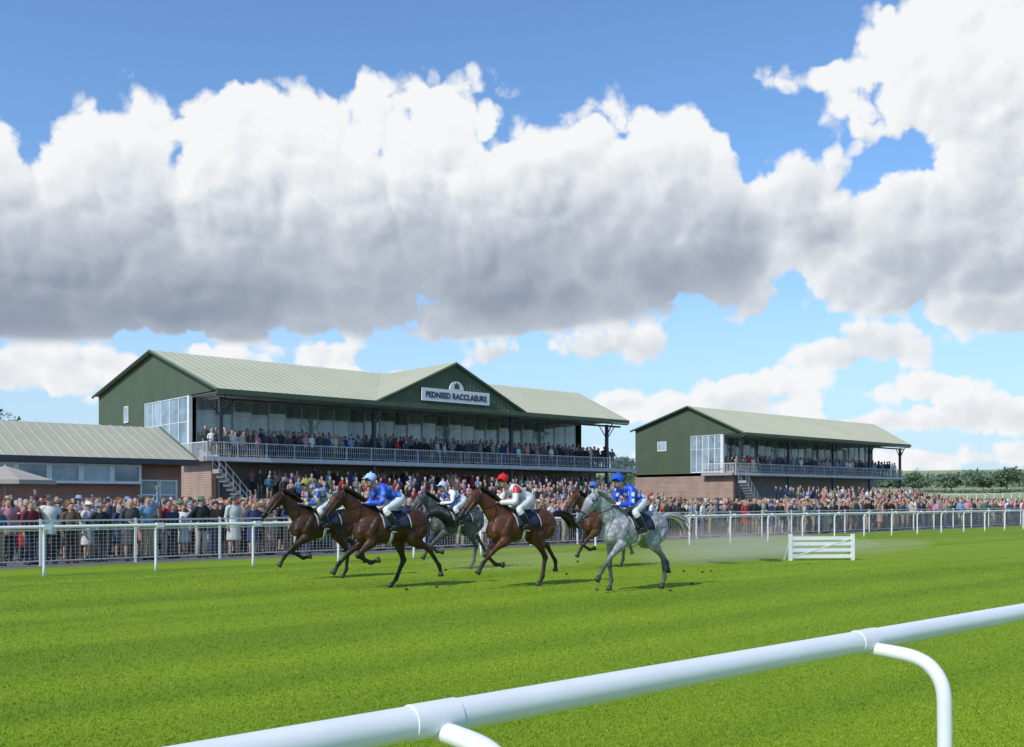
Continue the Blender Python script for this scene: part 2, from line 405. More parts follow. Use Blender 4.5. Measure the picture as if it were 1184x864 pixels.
def face_bits(J,parent):
    H=J['head']; f=J.get('f',V(1,0,0)).normalized(); y=V(0,1,0); u=f.cross(y).normalized(); u=u if u.z>0 else -u
    for s in (-1,1):
        e=MB(); e.ball(tuple(H+u*.008+f*.086+y*s*.032),.012,6); e.build('eye',M['eye'],parent,True)
    m=MB(); m.loft([P4(H-u*.058+f*.083+y*-.025,.004),P4(H-u*.06+f*.094,.008),P4(H-u*.058+f*.083+y*.025,.004)],side=(0,0,1),n=6,sub=2); m.build('mouth',M['lip'],parent,True)
# ---------------------------------------------------------------- spectators
def standJ(armpose,turn=0):
    J=dict(pelvis=V(0,0,.96),chest=V(.0,0,1.27),neck=V(-.005,0,1.47),head=V(.02,0,1.60),f=V(1,0,-.05))
    for s,q in (('L',1),('R',-1)):
        J['sh'+s]=V(0,q*.185,1.40); J['hip'+s]=V(0,q*.09,.93); J['kn'+s]=V(.02,q*.105,.50); J['an'+s]=V(-.02,q*.11,.085); J['to'+s]=V(.15,q*.13,.035)
        if armpose=='down' or (armpose=='phone' and q<0): J['el'+s]=V(-.03,q*.245,1.12); J['wr'+s]=V(.06,q*.235,.88)
        elif armpose=='front': J['el'+s]=V(-.02,q*.26,1.15); J['wr'+s]=V(.2,q*.09,1.09)
        elif armpose=='phone': J['el'+s]=V(.14,q*.26,1.2); J['wr'+s]=V(.26,q*.09,1.45)
        elif armpose=='binos': J['el'+s]=V(.16,q*.25,1.27); J['wr'+s]=V(.15,q*.10,1.53)
        elif armpose=='raise': J['el'+s]=V(.05,q*.28,1.62) if q>0 else V(-.03,q*.245,1.12); J['wr'+s]=V(.08,q*.24,1.86) if q>0 else V(.06,q*.235,.88)
        elif armpose=='hip': J['el'+s]=V(-.08,q*.34,1.17); J['wr'+s]=V(.06,q*.17,1.03)
    return J
def hair_mb(J,style):
    H=J['head']; m=MB()
    if style=='short': m.loft([P4(H+V(-.035,0,-.05),.05,.05),P4(H+V(-.03,0,.0),.078,.082),P4(H+V(-.018,0,.05),.082,.092),P4(H+V(-.012,0,.10),.072,.086),P4(H+V(-.01,0,.13),.03,.04)],n=12)
    else: m.loft([P4(H+V(-.07,0,-.24),.06,.03),P4(H+V(-.06,0,-.12),.085,.05),P4(H+V(-.035,0,.0),.086,.08),P4(H+V(-.02,0,.05),.085,.094),P4(H+V(-.012,0,.10),.074,.088),P4(H+V(-.01,0,.132),.03,.04)],n=12)
    return m
def hat_mb(J,style):
    H=J['head']; m=MB()
    if style=='brim': m.loft([P4(H+V(0,0,.062),.15,.16),P4(H+V(0,0,.07),.155,.165),P4(H+V(0,0,.075),.09,.105),P4(H+V(0,0,.15),.08,.095),P4(H+V(0,0,.165),.05,.06)],n=14,sub=1)
    else:
        m.loft([P4(H+V(0,0,.05),.084,.102),P4(H+V(0,0,.1),.08,.096),P4(H+V(0,0,.14),.04,.05)],n=12,sub=1)
        m.loft([P4(H+V(.06,0,.06),.07,.008),P4(H+V(.17,0,.045),.05,.006)],n=8,sub=1)
    return m
protos=[]
spec=[('down','short',None,'coat'),('front','long',None,'dress'),('phone','short',None,'shirt'),('binos','short','cap','coat'),('down','long',None,'shirt'),('hip','short','brim','coat'),('front','short',None,'shirt'),('raise','short',None,'shirt'),('down','long','brim','dress'),('front','short','cap','coat')]
for (ap_,hs,hat,gar) in spec:
    J=standJ(ap_)
    root=thing('person','tmp','person')
    bme=body_mesh(J,.022); link('body',bme,root)
    t=MB(); torso(t,J,.022 if gar=='coat' else .012)
    for s in 'LR': arm(t,J,s,.014 if gar=='coat' else .009,.95)
    if gar=='coat': t.loft([(0,0,1.15,.15,.115),(0,0,.95,.185,.14),(0,0,.76,.19,.145)],n=14,sub=2)
    if gar=='dress': t.loft([(0,0,1.12,.13,.10),(0,0,.95,.18,.14),(0,0,.7,.21,.17),(0,0,.48,.235,.19)],n=14,sub=2)
    tn={'coat':'jacket','dress':'dress','shirt':'shirt'}[gar]
    tme=remesh(t,.02,3,M['cloth'],tn); link(tn,tme,root)
    if gar!='dress':
        l=MB(); l.loft([(0,0,1.06,.135,.10),(0,0,.97,.162,.122),(0,0,.88,.15,.115)],n=14,sub=2)
        for s in 'LR': leg(l,J,s,.013)
        lme=remesh(l,.02,3,M['legs'],'trousers'); link('trousers',lme,root)
    for s in 'LR':
        sh=MB(); foot(sh,J,s,.010); link('shoe',sh.mesh('shoe',M['shoe'],True),root)
    hme=hair_mb(J,hs).mesh('hair',M['hair'],True); link('hair',hme,root)
    if hat: link('hat',hat_mb(J,hat).mesh('hat',M['cloth'],True),root)
    face_bits(J,root)
    bm=bmesh.new(); mats=[]
    for c in root.children:
        n0=len(bm.faces); bm.from_mesh(c.data); bm.faces.ensure_lookup_table(); mi=len(mats); mats.append(c.data.materials[0])
        for k in range(n0,len(bm.faces)): bm.faces[k].material_index=mi
    jm=bpy.data.meshes.new('person'); bm.to_mesh(jm); bm.free()
    for m_ in mats: jm.materials.append(m_)
    protos.append((root,jm,tn,hs,hat,gar!='dress'))
COLS=[('navy',(.03,.045,.12)),('black',(.018,.018,.02)),('charcoal',(.06,.06,.065)),('white',(.68,.68,.66)),('cream',(.50,.45,.35)),('red',(.45,.03,.035)),('blue',(.18,.30,.48)),('pink',(.58,.26,.30)),('beige',(.34,.27,.19)),('brown',(.12,.075,.05)),('green',(.07,.15,.08)),('burgundy',(.16,.02,.04)),('grey',(.20,.20,.21)),('teal',(.04,.14,.20)),('salmon',(.52,.27,.20))]
W_=[14,12,8,8,5,5,6,6,5,5,2.5,3,6,2.5,5]
rows=['front','second','third','fourth','fifth','sixth','seventh','eighth','ninth','tenth']
allp=[]
for i in range(22):
    x=4.0+random.random()
    while x<150:
        yy=28.75+i*.78+random.uniform(-.22,.22)
        px,py,d=project(x,yy)
        if -15<px<1215 and not(i>8 and d>95): 
            if not (x<21.5 and yy>45): allp.append((d*(1+.11*i),d,x,yy,i,px))
        x+=random.choice([.52,.58,.65,.72,.8,1.2 if i<2 else .7])*(1+.001*x)
allp.sort(); near=allp[:288]; rest=allp[288:]
full={id(a) for a in sorted(near)[:120]}
byrow={}
for a in sorted(near,key=lambda a:a[5]): byrow.setdefault(a[4],[]).append(a)
def ordn(n): return '%d%s'%(n,'th' if 10<=n%100<=20 else {1:'st',2:'nd',3:'rd'}.get(n%10,'th'))
used=set()
for i,lst in byrow.items():
    for k,a in enumerate(lst):
        _,d,x,y,row,px=a
        pi=random.randrange(len(protos)); root,jm,tn,hs,hat,tr=protos[pi]
        cn,cc=random.choices(COLS,W_)[0]; jit=random.uniform(.8,1.15); cc=tuple(min(.8,c*jit) for c in cc)
        hn,hc=random.choices(COLS,W_)[0]
        extra={'brim':'and %s hat'%hn,'cap':'and %s cap'%hn,None:'with long hair' if hs=='long' else 'with short hair'}[hat]
        if id(a) not in full and hat: extra={'brim':'and matching hat','cap':'and matching cap'}[hat]
        lab='person in %s %s %s, %s from left in %s crowd row'%(cn,tn,extra,ordn(k+1),rows[row] if row<10 else ordn(row+1))
        hgt=random.uniform(.91,1.08); rz=-math.pi/2+random.uniform(-.55,.45)+.25
        if id(a) in full:
            if pi not in used: 
                used.add(pi); r=root; r.location=(x,y,0); r.rotation_euler=(0,0,rz); r.scale=(hgt,)*3; r['label']=lab; r['group']='spectators on the lawn behind the fence'
                for c in r.children:
                    n_=c.name.split('.')[0]
                    if n_==tn: c.color=(*cc,1)
                    if n_=='hat': c.color=(*hc,1)
            else: dup(root,(x,y,0),rz,lab,'spectators on the lawn behind the fence',{tn:cc,'hat':hc},(hgt,)*3)
        else:
            o=link('person',jm); o.location=(x,y,0); o.rotation_euler=(0,0,rz); o.scale=(hgt,)*3; o.color=(*cc,1); tag(o,lab,'person','spectators on the lawn behind the fence')
for k,p in enumerate(protos):
    if k not in used:
        for c in list(p[0].children): bpy.data.objects.remove(c)
        bpy.data.objects.remove(p[0])
def lowparts():
    parts=[]
    def add(fn,pid):
        m=MB(); fn(m); parts.append((np.array(m.v),m.f,pid))
    add(lambda m:m.loft([(0,0,.80,.16,.12),(0,0,1.0,.165,.125),(0,0,1.27,.185,.13),(0,0,1.40,.19,.10),(0,0,1.47,.07,.06)],n=8,sub=1),0)
    for q in (1,-1): add(lambda m,q=q:m.loft([(0,q*.18,1.41,.05),(-.02,q*.26,1.15,.05),(.17,q*.12,1.08,.04)],n=5,sub=1),0)
    add(lambda m:m.loft([(.02,0,1.45,.05,.05),(.03,0,1.50,.055,.06),(.02,0,1.60,.073,.092),(.01,0,1.68,.06,.07),(.01,0,1.71,.02,.02)],n=8,sub=1),1)
    add(lambda m:m.loft([(-.045,0,1.52,.05,.05),(-.03,0,1.60,.08,.08),(-.01,0,1.68,.076,.09),(0,0,1.73,.03,.04)],n=8,sub=1),2)
    for q in (1,-1): add(lambda m,q=q:m.loft([(0,q*.09,.9,.09),(.02,q*.1,.5,.065),(-.02,q*.1,.03,.05)],n=5,sub=1),3)
    return parts
LPp=lowparts()
def crowd(name,label,pos,rz=-math.pi/2,W2=W_):
    vs=[];fs=[];cs=[];n=0
    hairc=[(.03,.018,.01),(.10,.055,.025),(.3,.2,.1),(.35,.34,.33),(.015,.012,.01)]
    for (x,y,z) in pos:
        a=rz+random.uniform(-.5,.6); s=random.uniform(.91,1.08); ca,sa=math.cos(a)*s,math.sin(a)*s
        c0=random.choices(COLS,W2)[0][1]; c3=random.choice([(.02,.025,.05),(.02,.02,.02),(.3,.25,.17),(.06,.07,.12)]); sk=.85+.3*random.random()
        pc=[c0,(.52*sk,.32*sk,.24*sk),random.choice(hairc+[c0]),c3]
        for v,f,pid in LPp:
            w=np.empty_like(v); w[:,0]=v[:,0]*ca-v[:,1]*sa+x; w[:,1]=v[:,0]*sa+v[:,1]*ca+y; w[:,2]=v[:,2]*s+z
            vs.append(w); fs+= [tuple(i+n for i in q) for q in f]; cs.append(np.tile(np.array([*pc[pid],1.0]),(len(v),1))); n+=len(v)
    V_=np.concatenate(vs); me=bpy.data.meshes.new(name); me.from_pydata(V_.tolist(),[],fs); me.materials.append(M['attr'])
    at=me.color_attributes.new('Col','FLOAT_COLOR','POINT'); at.data.foreach_set('color',np.concatenate(cs).ravel())
    me.polygons.foreach_set('use_smooth',[True]*len(fs)); tag(link(name,me),label,'crowd',kind='stuff')
crowd('distant_crowd','dense mass of distant spectators on the lawn towards the second grandstand',[(a[2],a[3],0) for a in rest])
# ---------------------------------------------------------------- grandstands
def corr_wall(m,y0,y1,zb,zt,x=0,step=.15,amp=.03):
    n=int((y1-y0)/step); prev=None
    for i in range(n+1):
        y=y0+(y1-y0)*i/n; xx=x-(amp if i%2 else 0); a=(xx,y,zb(y)); b=(xx,y,zt(y))
        if prev: m.quad(prev[0],prev[1],b,a)
        prev=(a,b)
def ribbed(m,pa,pb,step=.5,hh=.03):
    A0,A1=Vector(pa[0]),Vector(pa[1]); B0,B1=Vector(pb[0]),Vector(pb[1]); L=(A1-A0).length; n=max(2,int(L/step))
    nrm=(A1-A0).cross(B0-A0).normalized()
    if nrm.z<0: nrm=-nrm
    prev=None; ss=[]
    for i in range(n+1):
        s=i/n; w=.022/L
        ss+=[(s-w*1.6,0),(s-w,1),(s+w,1),(s+w*1.6,0)]
    for s,h in ss:
        s=min(1,max(0,s)); a=lp(A0,A1,s)+nrm*h*hh; b=lp(B0,B1,s)+nrm*h*hh
        if prev: m.quad(prev[0],a,b,prev[1])
        prev=(a,b)
def stand(base_xy,L,bal,Le,ridge_ext,yr,yb,ze,zr,zb,cols,label,cross=None,screen=(4.5,11.5),wx=1.25,gy=8.0,win=(14.8,7.7,.32,.5),name='grandstand'):
    R=thing(name,label,'grandstand',(base_xy[0],base_xy[1],0))
    zt=lambda y: ze+(zr-ze)*y/yr if y<yr else zr+(zb-zr)*(y-yr)/(yb-yr)
    g=MB(); s0,s1=screen
    corr_wall(g,0.25,s1,lambda y:min(ze-.05,zt(y)-.12),lambda y:zt(y)-.06)
    corr_wall(g,s1,yb-.2,lambda y:4.3,lambda y:zt(y)-.06)
    g.box(.05,L,yb-.3,yb-.2,0,zb-.1); g.build('gable_wall',M['greenwall'],R)
    b=MB(); b.box(0,.3,1.2,yb-.2,0,4.04); b.build('brick_wall',M['brick'],R)
    b=MB(); b.box(.3,L+1,4.2,4.4,0,4.04); b.build('back_wall',M['conc'],R)
    e=MB(); corr_wall(e,gy,yb-.2,lambda y:0,lambda y:zt(y)-.06,x=L-.2); e.build('end_wall',M['greenwall'],R)
    r=MB(); ribbed(r,((-.35,-.25,ze-.05),(Le,-.25,ze-.05)),((-.35,yr,zr),(Le+ridge_ext,yr,zr)))
    ribbed(r,((-.35,yb+.2,zb-.03),(Le,yb+.2,zb-.03)),((-.35,yr,zr),(Le+ridge_ext,yr,zr)))
    roof=r.build('roof',M['roof'],R)
    f=MB(); f.box(-.35,Le,-.33,-.25,ze-.32,ze-.03); f.box(-.35,Le,-.21,.0,ze-.42,ze-.33); f.build('gutter',M['greenwall'],roof)
    tr=MB()
    def bar(a,b_,w=.16,h=.22): 
        tr.loft([(*a,w/2,h/2),(*b_,w/2,h/2)],side=(1,0,0),n=4,sub=1)
    bar((-.32,-.25,ze-.1),(-.32,yr,zr-.05)); bar((-.32,yr,zr-.05),(-.32,yb+.2,zb-.1)); tr.build('verge_trim',M['greenwall'],roof)
    s=MB(); s.box(.1,Le-.2,0.02,gy,ze-.14,ze-.10); s.build('soffit',M['soffit'],R)
    for k in range(int(Le/3)):
        q=MB(); q.box(1+k*3,1.10+k*3,.1,gy,ze-.34,ze-.15); q.build('ceiling_beam',M['offwhite'],R)
    t=MB(); t.box(.2,Le-.1,.55,.70,ze-.60,ze-.46); t.build('eave_beam',M['dark'],R)
    for c in cols:
        q=MB(); q.box(c-.11,c+.11,.6,.82,0,ze-.42); q.tube([(c,.7,ze-1.3),(c,.1,ze-.4)],.05,n=6); q.tube([(c,.7,ze-1.6),(c+.9,.7,ze-.55)],.04,n=6); q.tube([(c,.7,ze-1.6),(c-.9,.7,ze-.55)],.04,n=6)
        q.build('column',M['dark'],R)
    q=MB(); q.box(-.6,bal,.85,gy+.3,4.05,4.30); q.build('balcony_floor',M['conc'],R)
    q=MB(); q.box(-.65,bal+.05,.45,.55,4.06,4.32); q.build('balcony_fascia',M['greyrail'],R)
    rr=MB(); x0,x1,y=-.6,bal,.50
    rr.box(x0,x1,y-.025,y+.025,5.14,5.20); rr.box(x0,x1,y-.015,y+.015,4.42,4.45); rr.box(x0,x1,y-.012,y+.012,4.78,4.80)
    k=x0
    while k<x1: rr.box(k,k+.02,y-.011,y+.011,4.45,5.14); k+=.15
    k=x0
    while k<x1: rr.box(k,k+.07,y-.045,y-.031,4.32,5.22); k+=1.9
    rr.build('balcony_railing',M['greyrail'],R)
    rr=MB(); y=.5
    while y<4.4: rr.box(-.63,-.60,y,y+.03,4.3,5.15); y+=.17
    rr.box(-.65,-.58,.5,4.5,5.15,5.2); rr.build('side_railing',M['white'],R)
    nt_=int((gy-1.6)/1.05)
    for k in range(nt_):
        q=MB(); q.box(.6,L-.5,1.6+k*1.05,gy-.3,4.303+k*.20,4.303+(k+1)*.20-.003); q.build('seating_tier',M['conc'],R)
    nx=int((L-1.2)/wx); gz0=5.0; gz1=ze-.18
    pm=MB(); pm.box(.035,wx-.035,-.01,.01,gz0+.04,gz1-.04); pm=pm.mesh('window',M['glass'])
    fm=MB(); fm.box(0,.035,-.05,.05,gz0,gz1); fm.box(wx-.035,wx-.003,-.05,.05,gz0,gz1); fm.box(.035,wx-.035,-.05,.05,gz0,gz0+.04); fm.box(.035,wx-.035,-.05,.05,gz1-.04,gz1); fm.box(.035,wx-.035,-.04,.04,gz1-.95,gz1-.91); fm=fm.mesh('frame',M['white'])
    for k in range(nx):
        o=link('window',pm,R); o.location=(.6+k*wx,gy,0); o.rotation_euler=(random.uniform(-.015,.02),0,0); c=link('frame',fm,o)
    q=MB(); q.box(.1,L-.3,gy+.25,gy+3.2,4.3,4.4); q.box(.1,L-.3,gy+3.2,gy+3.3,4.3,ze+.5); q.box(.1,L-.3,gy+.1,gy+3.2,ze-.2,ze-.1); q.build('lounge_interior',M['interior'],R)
    n=5; w=(s1-s0)/n
    for k in range(n):
        y0=s0+k*w; g2=MB(); g2.box(-.01,.01,y0+.04,y0+w-.04,4.45,ze-.13); o=g2.build('window',M['glass'],R)
        f2=MB(); f2.box(-.05,.05,y0,y0+.04,4.36,ze-.08); f2.box(-.05,.05,y0+w-.04,y0+w-.003,4.36,ze-.08); f2.box(-.05,.05,y0+.04,y0+w-.04,4.36,4.45); f2.box(-.05,.05,y0+.04,y0+w-.04,ze-.13,ze-.08); f2.box(-.03,.03,y0+.04,y0+w-.04,6.6,6.64)
        f2.build('frame',M['white'],o)
    q=MB(); q.box(-.1,.12,s0-.30,s0-.01,4.3,ze-.08); q.build('corner_post',M['white'],R)
    wy,wz,hw_,hh_=win; q=MB(); q.box(-.05,-.04,wy-hw_,wy+hw_,wz-hh_,wz+hh_); o=q.build('window',M['glass'],R)
    q=MB(); q.box(-.09,-.03,wy-hw_-.08,wy-hw_,wz-hh_-.08,wz+hh_+.08); q.box(-.09,-.03,wy+hw_,wy+hw_+.08,wz-hh_-.08,wz+hh_+.08); q.box(-.09,-.03,wy-hw_,wy+hw_,wz+hh_,wz+hh_+.08); q.box(-.09,-.03,wy-hw_,wy+hw_,wz-hh_-.08,wz-hh_); q.box(-.08,-.051,wy-.03,wy+.03,wz-hh_,wz+hh_); q.build('frame',M['white'],o)
    for k in range(8):
        q=MB(); q.box(3.0,L-1,-7.5+k*1.35,4.15,.006+k*.26,.006+(k+1)*.26-.003); q.build('terrace_step',M['conc'],R)
    st=MB()
    for k in range(14): st.box(-.3+k*.22,-.3+(k+1)*.22-.003,-.45,.40,3.3-k*.25,3.55-k*.25)
    o=st.build('staircase',M['conc'],R)
    for yy in (-.45,.40):
        h=MB(); h.tube([(-.4,yy,4.5),(2.8,yy,.95)],.022,n=6); h.tube([(-.4,yy,4.1),(2.8,yy,.55)],.013,n=6)
        for k in range(8): h.box(-.3+k*.44,-.28+k*.44,yy-.010,yy+.010,3.45-k*.49,4.39-k*.488)
        h.build('handrail',M['greyrail'],o)
    if cross:
        xc,hw,za=cross; sl=(za-ze)/hw; ms=(zr-ze)/yr
        c=MB(); ymax=(za-ze)/ms
        st=.5; y=-.3; ys=[]
        while y<ymax: ys+=[(y,0),(y+.015,1),(y+.055,1),(y+.07,0)]; y+=st
        for q_ in (-1,1):
            prev=None
            for y,h in ys:
                w=max(0,(za-ze-ms*max(y,0))/sl)+.2*(y<.5)
                a=(xc,y,za+.05+h*.03); b_=(xc+q_*w,y,za+.05-sl*w+h*.03)
                if prev: c.quad(*( (prev[0],prev[1],b_,a) if q_<0 else (prev[0],a,b_,prev[1])))
                prev=(a,b_)
        c.build('cross_roof',M['roof'],R)
        gq=MB(); n_=80; prev=None
        for i in range(n_+1):
            x=xc-hw+2*hw*i/n_; yy=-.12-(.03 if i%2 else 0); a=(x,yy,ze-.3); b_=(x,yy,max(ze-.25,za-.06-sl*abs(x-xc)))
            if prev: gq.quad(prev[0],a,b_,prev[1])
            prev=(a,b_)
        gq.build('pediment',M['greenwall'],R)
        v=MB()
        for q_ in (-1,1): v.loft([(xc,-.28,za-.06,.07,.10),(xc+q_*hw*1.03,-.28,ze-.11,.07,.10)],side=(0,1,0),n=4,sub=1)
        v.build('pediment_trim',M['greenwall'],R)
        sg=MB(); sg.box(xc-3.0,xc+3.0,-.34,-.24,ze+.24,ze+1.12); so=sg.build('sign_board',M['white'],R)
        cu=bpy.data.curves.new('t','FONT'); cu.body='PEDNSED RACCLAEURS'; cu.size=.50; cu.align_x='CENTER'; cu.align_y='CENTER'; cu.extrude=.01; cu.offset=.022; cu.space_character=1.06
        to=bpy.data.objects.new('t',cu); COL.objects.link(to); dg=bpy.context.evaluated_depsgraph_get(); tm=bpy.data.meshes.new_from_object(to.evaluated_get(dg)); bpy.data.objects.remove(to)
        tm.materials.clear(); tm.materials.append(M['dark']); xs=[v_.co.x for v_ in tm.vertices]; ysv=[v_.co.y for v_ in tm.vertices]; k=5.4/(max(xs)-min(xs)); ky=.43/(max(ysv)-min(ysv))
        lo=link('lettering',tm,so); lo.rotation_euler=(math.radians(90),0,0); lo.location=(xc,-.352,ze+.68-ky*(max(ysv)+min(ysv))/2); lo.scale=(k,ky,1)
        bd=MB()
        bd.v=[(xc+math.cos(a)*.62,yy,ze+1.125+math.sin(a)*.62) for yy in (-.34,-.24) for a in [math.pi*i/16 for i in range(17)]]
        bd.f=[tuple(range(16,-1,-1)),tuple(range(17,34))]+[(i,i+1,i+18,i+17) for i in range(16)]+[(16,0,17,33)]; bd.mi=[0]*len(bd.f); bo=bd.build('emblem_plaque',M['white'],so)
        em=MB(); em.v=[(xc+x*.3,-.352,ze+1.42+z*.3) for x,z in ((-.8,-.7),(.8,-.7),(.65,.1),(1.0,.6),(.4,.3),(0,.9),(-.4,.3),(-1.0,.6),(-.65,.1))]; em.f=[tuple(range(9))]; em.mi=[0]; em.build('crown_emblem',M['badge'],bo)
    return R
S1=(25.8,55.3); S2=(77.4,55.3)
stand(S1,35.2,37.2,35.4,4.5,10.0,20.7,8.30,11.65,9.45,[.35,11.2,23.4,33.8],'large green grandstand with white name sign on its central gable',cross=(17.4,6.5,11.35),gy=4.8)
stand(S2,31.3,31.0,31.4,4.0,6.4,13.6,8.05,10.9,8.9,[.5,8.4,16.6,24.0,30.8],'smaller green grandstand farther along the course on the right',screen=(2.6,6.2),gy=4.2,win=(9.8,7.1,.5,.4))
def sit(S,n_t,y0,gap,x1):
    out=[]
    for k in range(n_t):
        x=S[0]+.8
        while x<S[0]+x1:
            if random.random()<.93: out.append((x,S[1]+y0+k*.95,4.303+(k)*.20-(.05 if k<1 else .3)))
            x+=random.uniform(.42,.72)*gap
    return out
WD=[12,13,11,6,5,2,5,3,5,6,2,2,8,2,2.5]
crowd('seated_crowd','rows of spectators packed on the upper tiers of the large grandstand',sit(S1,4,1.0,1,34.8),W2=WD) 
crowd('seated_crowd','rows of spectators on the upper tiers of the smaller right grandstand',sit(S2,3,1.0,1.1,30.5),W2=WD)
def terr(S,x0,x1,n=8):
    out=[]
    for k in range(n):
        x=S[0]+x0
        while x<S[0]+x1:
            if random.random()<.88: out.append((x,S[1]-7.5+k*1.35+.6+random.uniform(-.3,.3),.26*(k+1)))
            x+=random.uniform(.45,.85)
    return out
crowd('terrace_crowd','standing spectators on the steps below the large grandstand balcony',terr(S1,3.2,34,8))
crowd('terrace_crowd','standing spectators on the steps below the smaller grandstand balcony',terr(S2,3.2,30,5))
# low brick building
def lowb():
    R=thing('brick_building','single storey red brick building with pale green roof at the left edge','building',(0,46,0))
    L=20.3; ze,zr,yr=3.72,5.46,4.6
    b=MB(); b.box(0,17.75,.6,.9,0,2.6); b.box(19.55,19.75,.6,.9,0,3.6); b.box(0,17.75,.6,.9,3.52,3.7); b.box(17.75,19.55,.6,.9,2.72,3.6); b.box(19.4,19.75,.9,8.6,0,3.6); b.box(0,19.4,8.3,8.6,0,3.6)
    b.build('wall',M['brick'],R)
    r=MB(); ribbed(r,((-.3,-.1,ze-.1),(L,-.1,ze-.1)),((-.3,yr,zr),(L,yr,zr)),step=.5,hh=.03); ribbed(r,((-.3,9.3,ze-.1),(L,9.3,ze-.1)),((-.3,yr,zr),(L,yr,zr)),step=.5,hh=.03); ro=r.build('roof',M['roof2'],R)
    f=MB(); f.box(-.3,L,-.2,-.11,ze-.32,ze-.06); f.box(-.3,L-.1,-.1,.50,ze-.32,ze-.27); f.build('gutter',M['dark'],ro)
    f=MB(); f.v=[(L-.05,-.1,ze-.3),(L-.05,9.3,ze-.3),(L-.05,9.3,ze-.15),(L-.05,yr,zr-.05),(L-.05,-.1,ze-.15)]; f.f=[(0,1,2,3,4)]; f.mi=[0]; f.build('gable',M['greenwall'],R)
    f=MB()
    f.loft([(L,-.15,ze-.12,.05,.08),(L,yr,zr+.02,.05,.08)],side=(1,0,0),n=4,sub=1); f.build('verge_trim',M['greenwall'],ro)
    for k in range(13):
        x=.1+k*1.35
        g=MB(); g.box(x+.11,x+1.24,.20,.22,2.60,3.28); o=g.build('window',M['glass'],R)
        f=MB(); f.box(x,x+.11,.14,.59,2.48,3.38); f.box(x+1.24,x+1.347,.14,.59,2.48,3.38); f.box(x+.11,x+1.24,.14,.59,2.48,2.60); f.box(x+.11,x+1.24,.14,.59,3.28,3.38); f.build('frame',M['white'],o)
    for x in (17.76,18.66):
        g=MB(); g.box(x+.07,x+.81,.70,.72,.1,2.62); o=g.build('door',M['glass'],R)
        f=MB(); f.box(x,x+.07,.55,.8,0,2.7); f.box(x+.81,x+.88,.55,.8,0,2.7); f.box(x+.07,x+.81,.55,.8,2.62,2.7); f.box(x+.07,x+.81,.62,.78,1.95,2.02); f.build('frame',M['white'],o)
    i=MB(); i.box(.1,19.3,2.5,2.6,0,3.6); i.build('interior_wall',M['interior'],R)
lowb()
def parasol():
    d=38.0; r=(6-592)/F*d; X,Y=CS*d+SN*r,SN*d-CS*r
    R=thing('parasol','large grey beige parasol above the crowd at the left edge','parasol',(X,Y,0))
    c=MB(); n=8; ap_=(0,0,3.05)
    pts=[(1.85*math.cos(2*math.pi*k/n),1.85*math.sin(2*math.pi*k/n),2.5) for k in range(n)]
    for k in range(n):
        a,b=pts[k],pts[(k+1)%n]
        c.v+=[ap_,a,b]; q=len(c.v); c.face(q-3,q-2,q-1); c.quad(a,(a[0]*1.01,a[1]*1.01,2.34),(b[0]*1.01,b[1]*1.01,2.34),b)
    c.build('canopy',M['canopy'],R)
    p=MB(); p.tube([(0,0,0),(0,0,3.1)],.03,n=8); p.build('pole',M['offwhite'],R)
    p=MB(); p.loft([(0,0,0,.3,.3),(0,0,.08,.28,.28)],n=16,sub=1); p.build('base',M['conc'],R)
    for k in range(n):
        p=MB(); p.tube([(0,0,2.98),(pts[k][0],pts[k][1],2.48)],.014,n=4); p.build('rib',M['dark'],R)
parasol()
# ---------------------------------------------------------------- trees
def crown_tris(cx,cy,cz,rx,rz,n,size,vs,fs):
    k=0; lob=[(random.uniform(-.5,.5),random.uniform(-.5,.5),random.uniform(-.45,.55),random.uniform(.35,.6)) for _ in range(9)]
    while k<n:
        l=random.choice(lob); v=RNG.normal(size=3); v/=np.linalg.norm(v); q=random.random()**.35*l[3]
        p=np.array([cx+(l[0]+v[0]*q)*rx,cy+(l[1]+v[1]*q)*rx,cz+(l[2]+v[2]*q)*rz])
        b=len(vs); s=size*random.uniform(.5,1.2)
        for _ in range(3): vs.append(tuple(p+RNG.normal(size=3)*s*.5))
        fs.append((b,b+1,b+2)); k+=1
def tree(X,Y,h,rx,label,lm='leaf',n=2200,size=.28):
    z=terrain(X,Y); R=thing('tree',label,'tree',(X,Y,z))
    t=MB(); t.loft([(0,0,-.1,.035*h),(0,0,h*.3,.022*h),(.1,.05,h*.7,.008*h)],n=8,sub=2)
    for k in range(5):
        a=k*1.3; t.loft([(0,0,h*.28+k*.03*h,.012*h),(math.cos(a)*rx*.5,math.sin(a)*rx*.5,h*.55+k*.02*h,.004*h)],n=5,sub=1)
    t.build('trunk',M['bark'],R,True)
    vs,fs=[],[]; crown_tris(0,0,h*.62,rx,h*.42,n,size,vs,fs)
    me=bpy.data.meshes.new('crown'); me.from_pydata(vs,[],fs); me.materials.append(M[lm]); link('crown',me,R)
def at(px,d): r=(px-592)/F*d; return CS*d+SN*r,SN*d-CS*r
tree(*at(-12,82),9.6,3.2,'dark green tree top showing above the brick building at the left edge')
for px,d,h,rx,lab in ((722,260,11,6,'round tree standing in the gap between the two grandstands'),(1056,330,6.5,5,'tree just right of the smaller grandstand'),(1100,320,6.0,5,'broad tree standing before the wooded hill, first right of the smaller grandstand'),(1137,310,5.0,4,'small rounded tree before the wooded hill near the right edge'),(1164,300,7.5,4.5,'tallest round tree before the wooded hill at the right edge')):
    X,Y=at(px,d); tree(X,Y,h,rx,lab,'leafhaze',1500,.8)
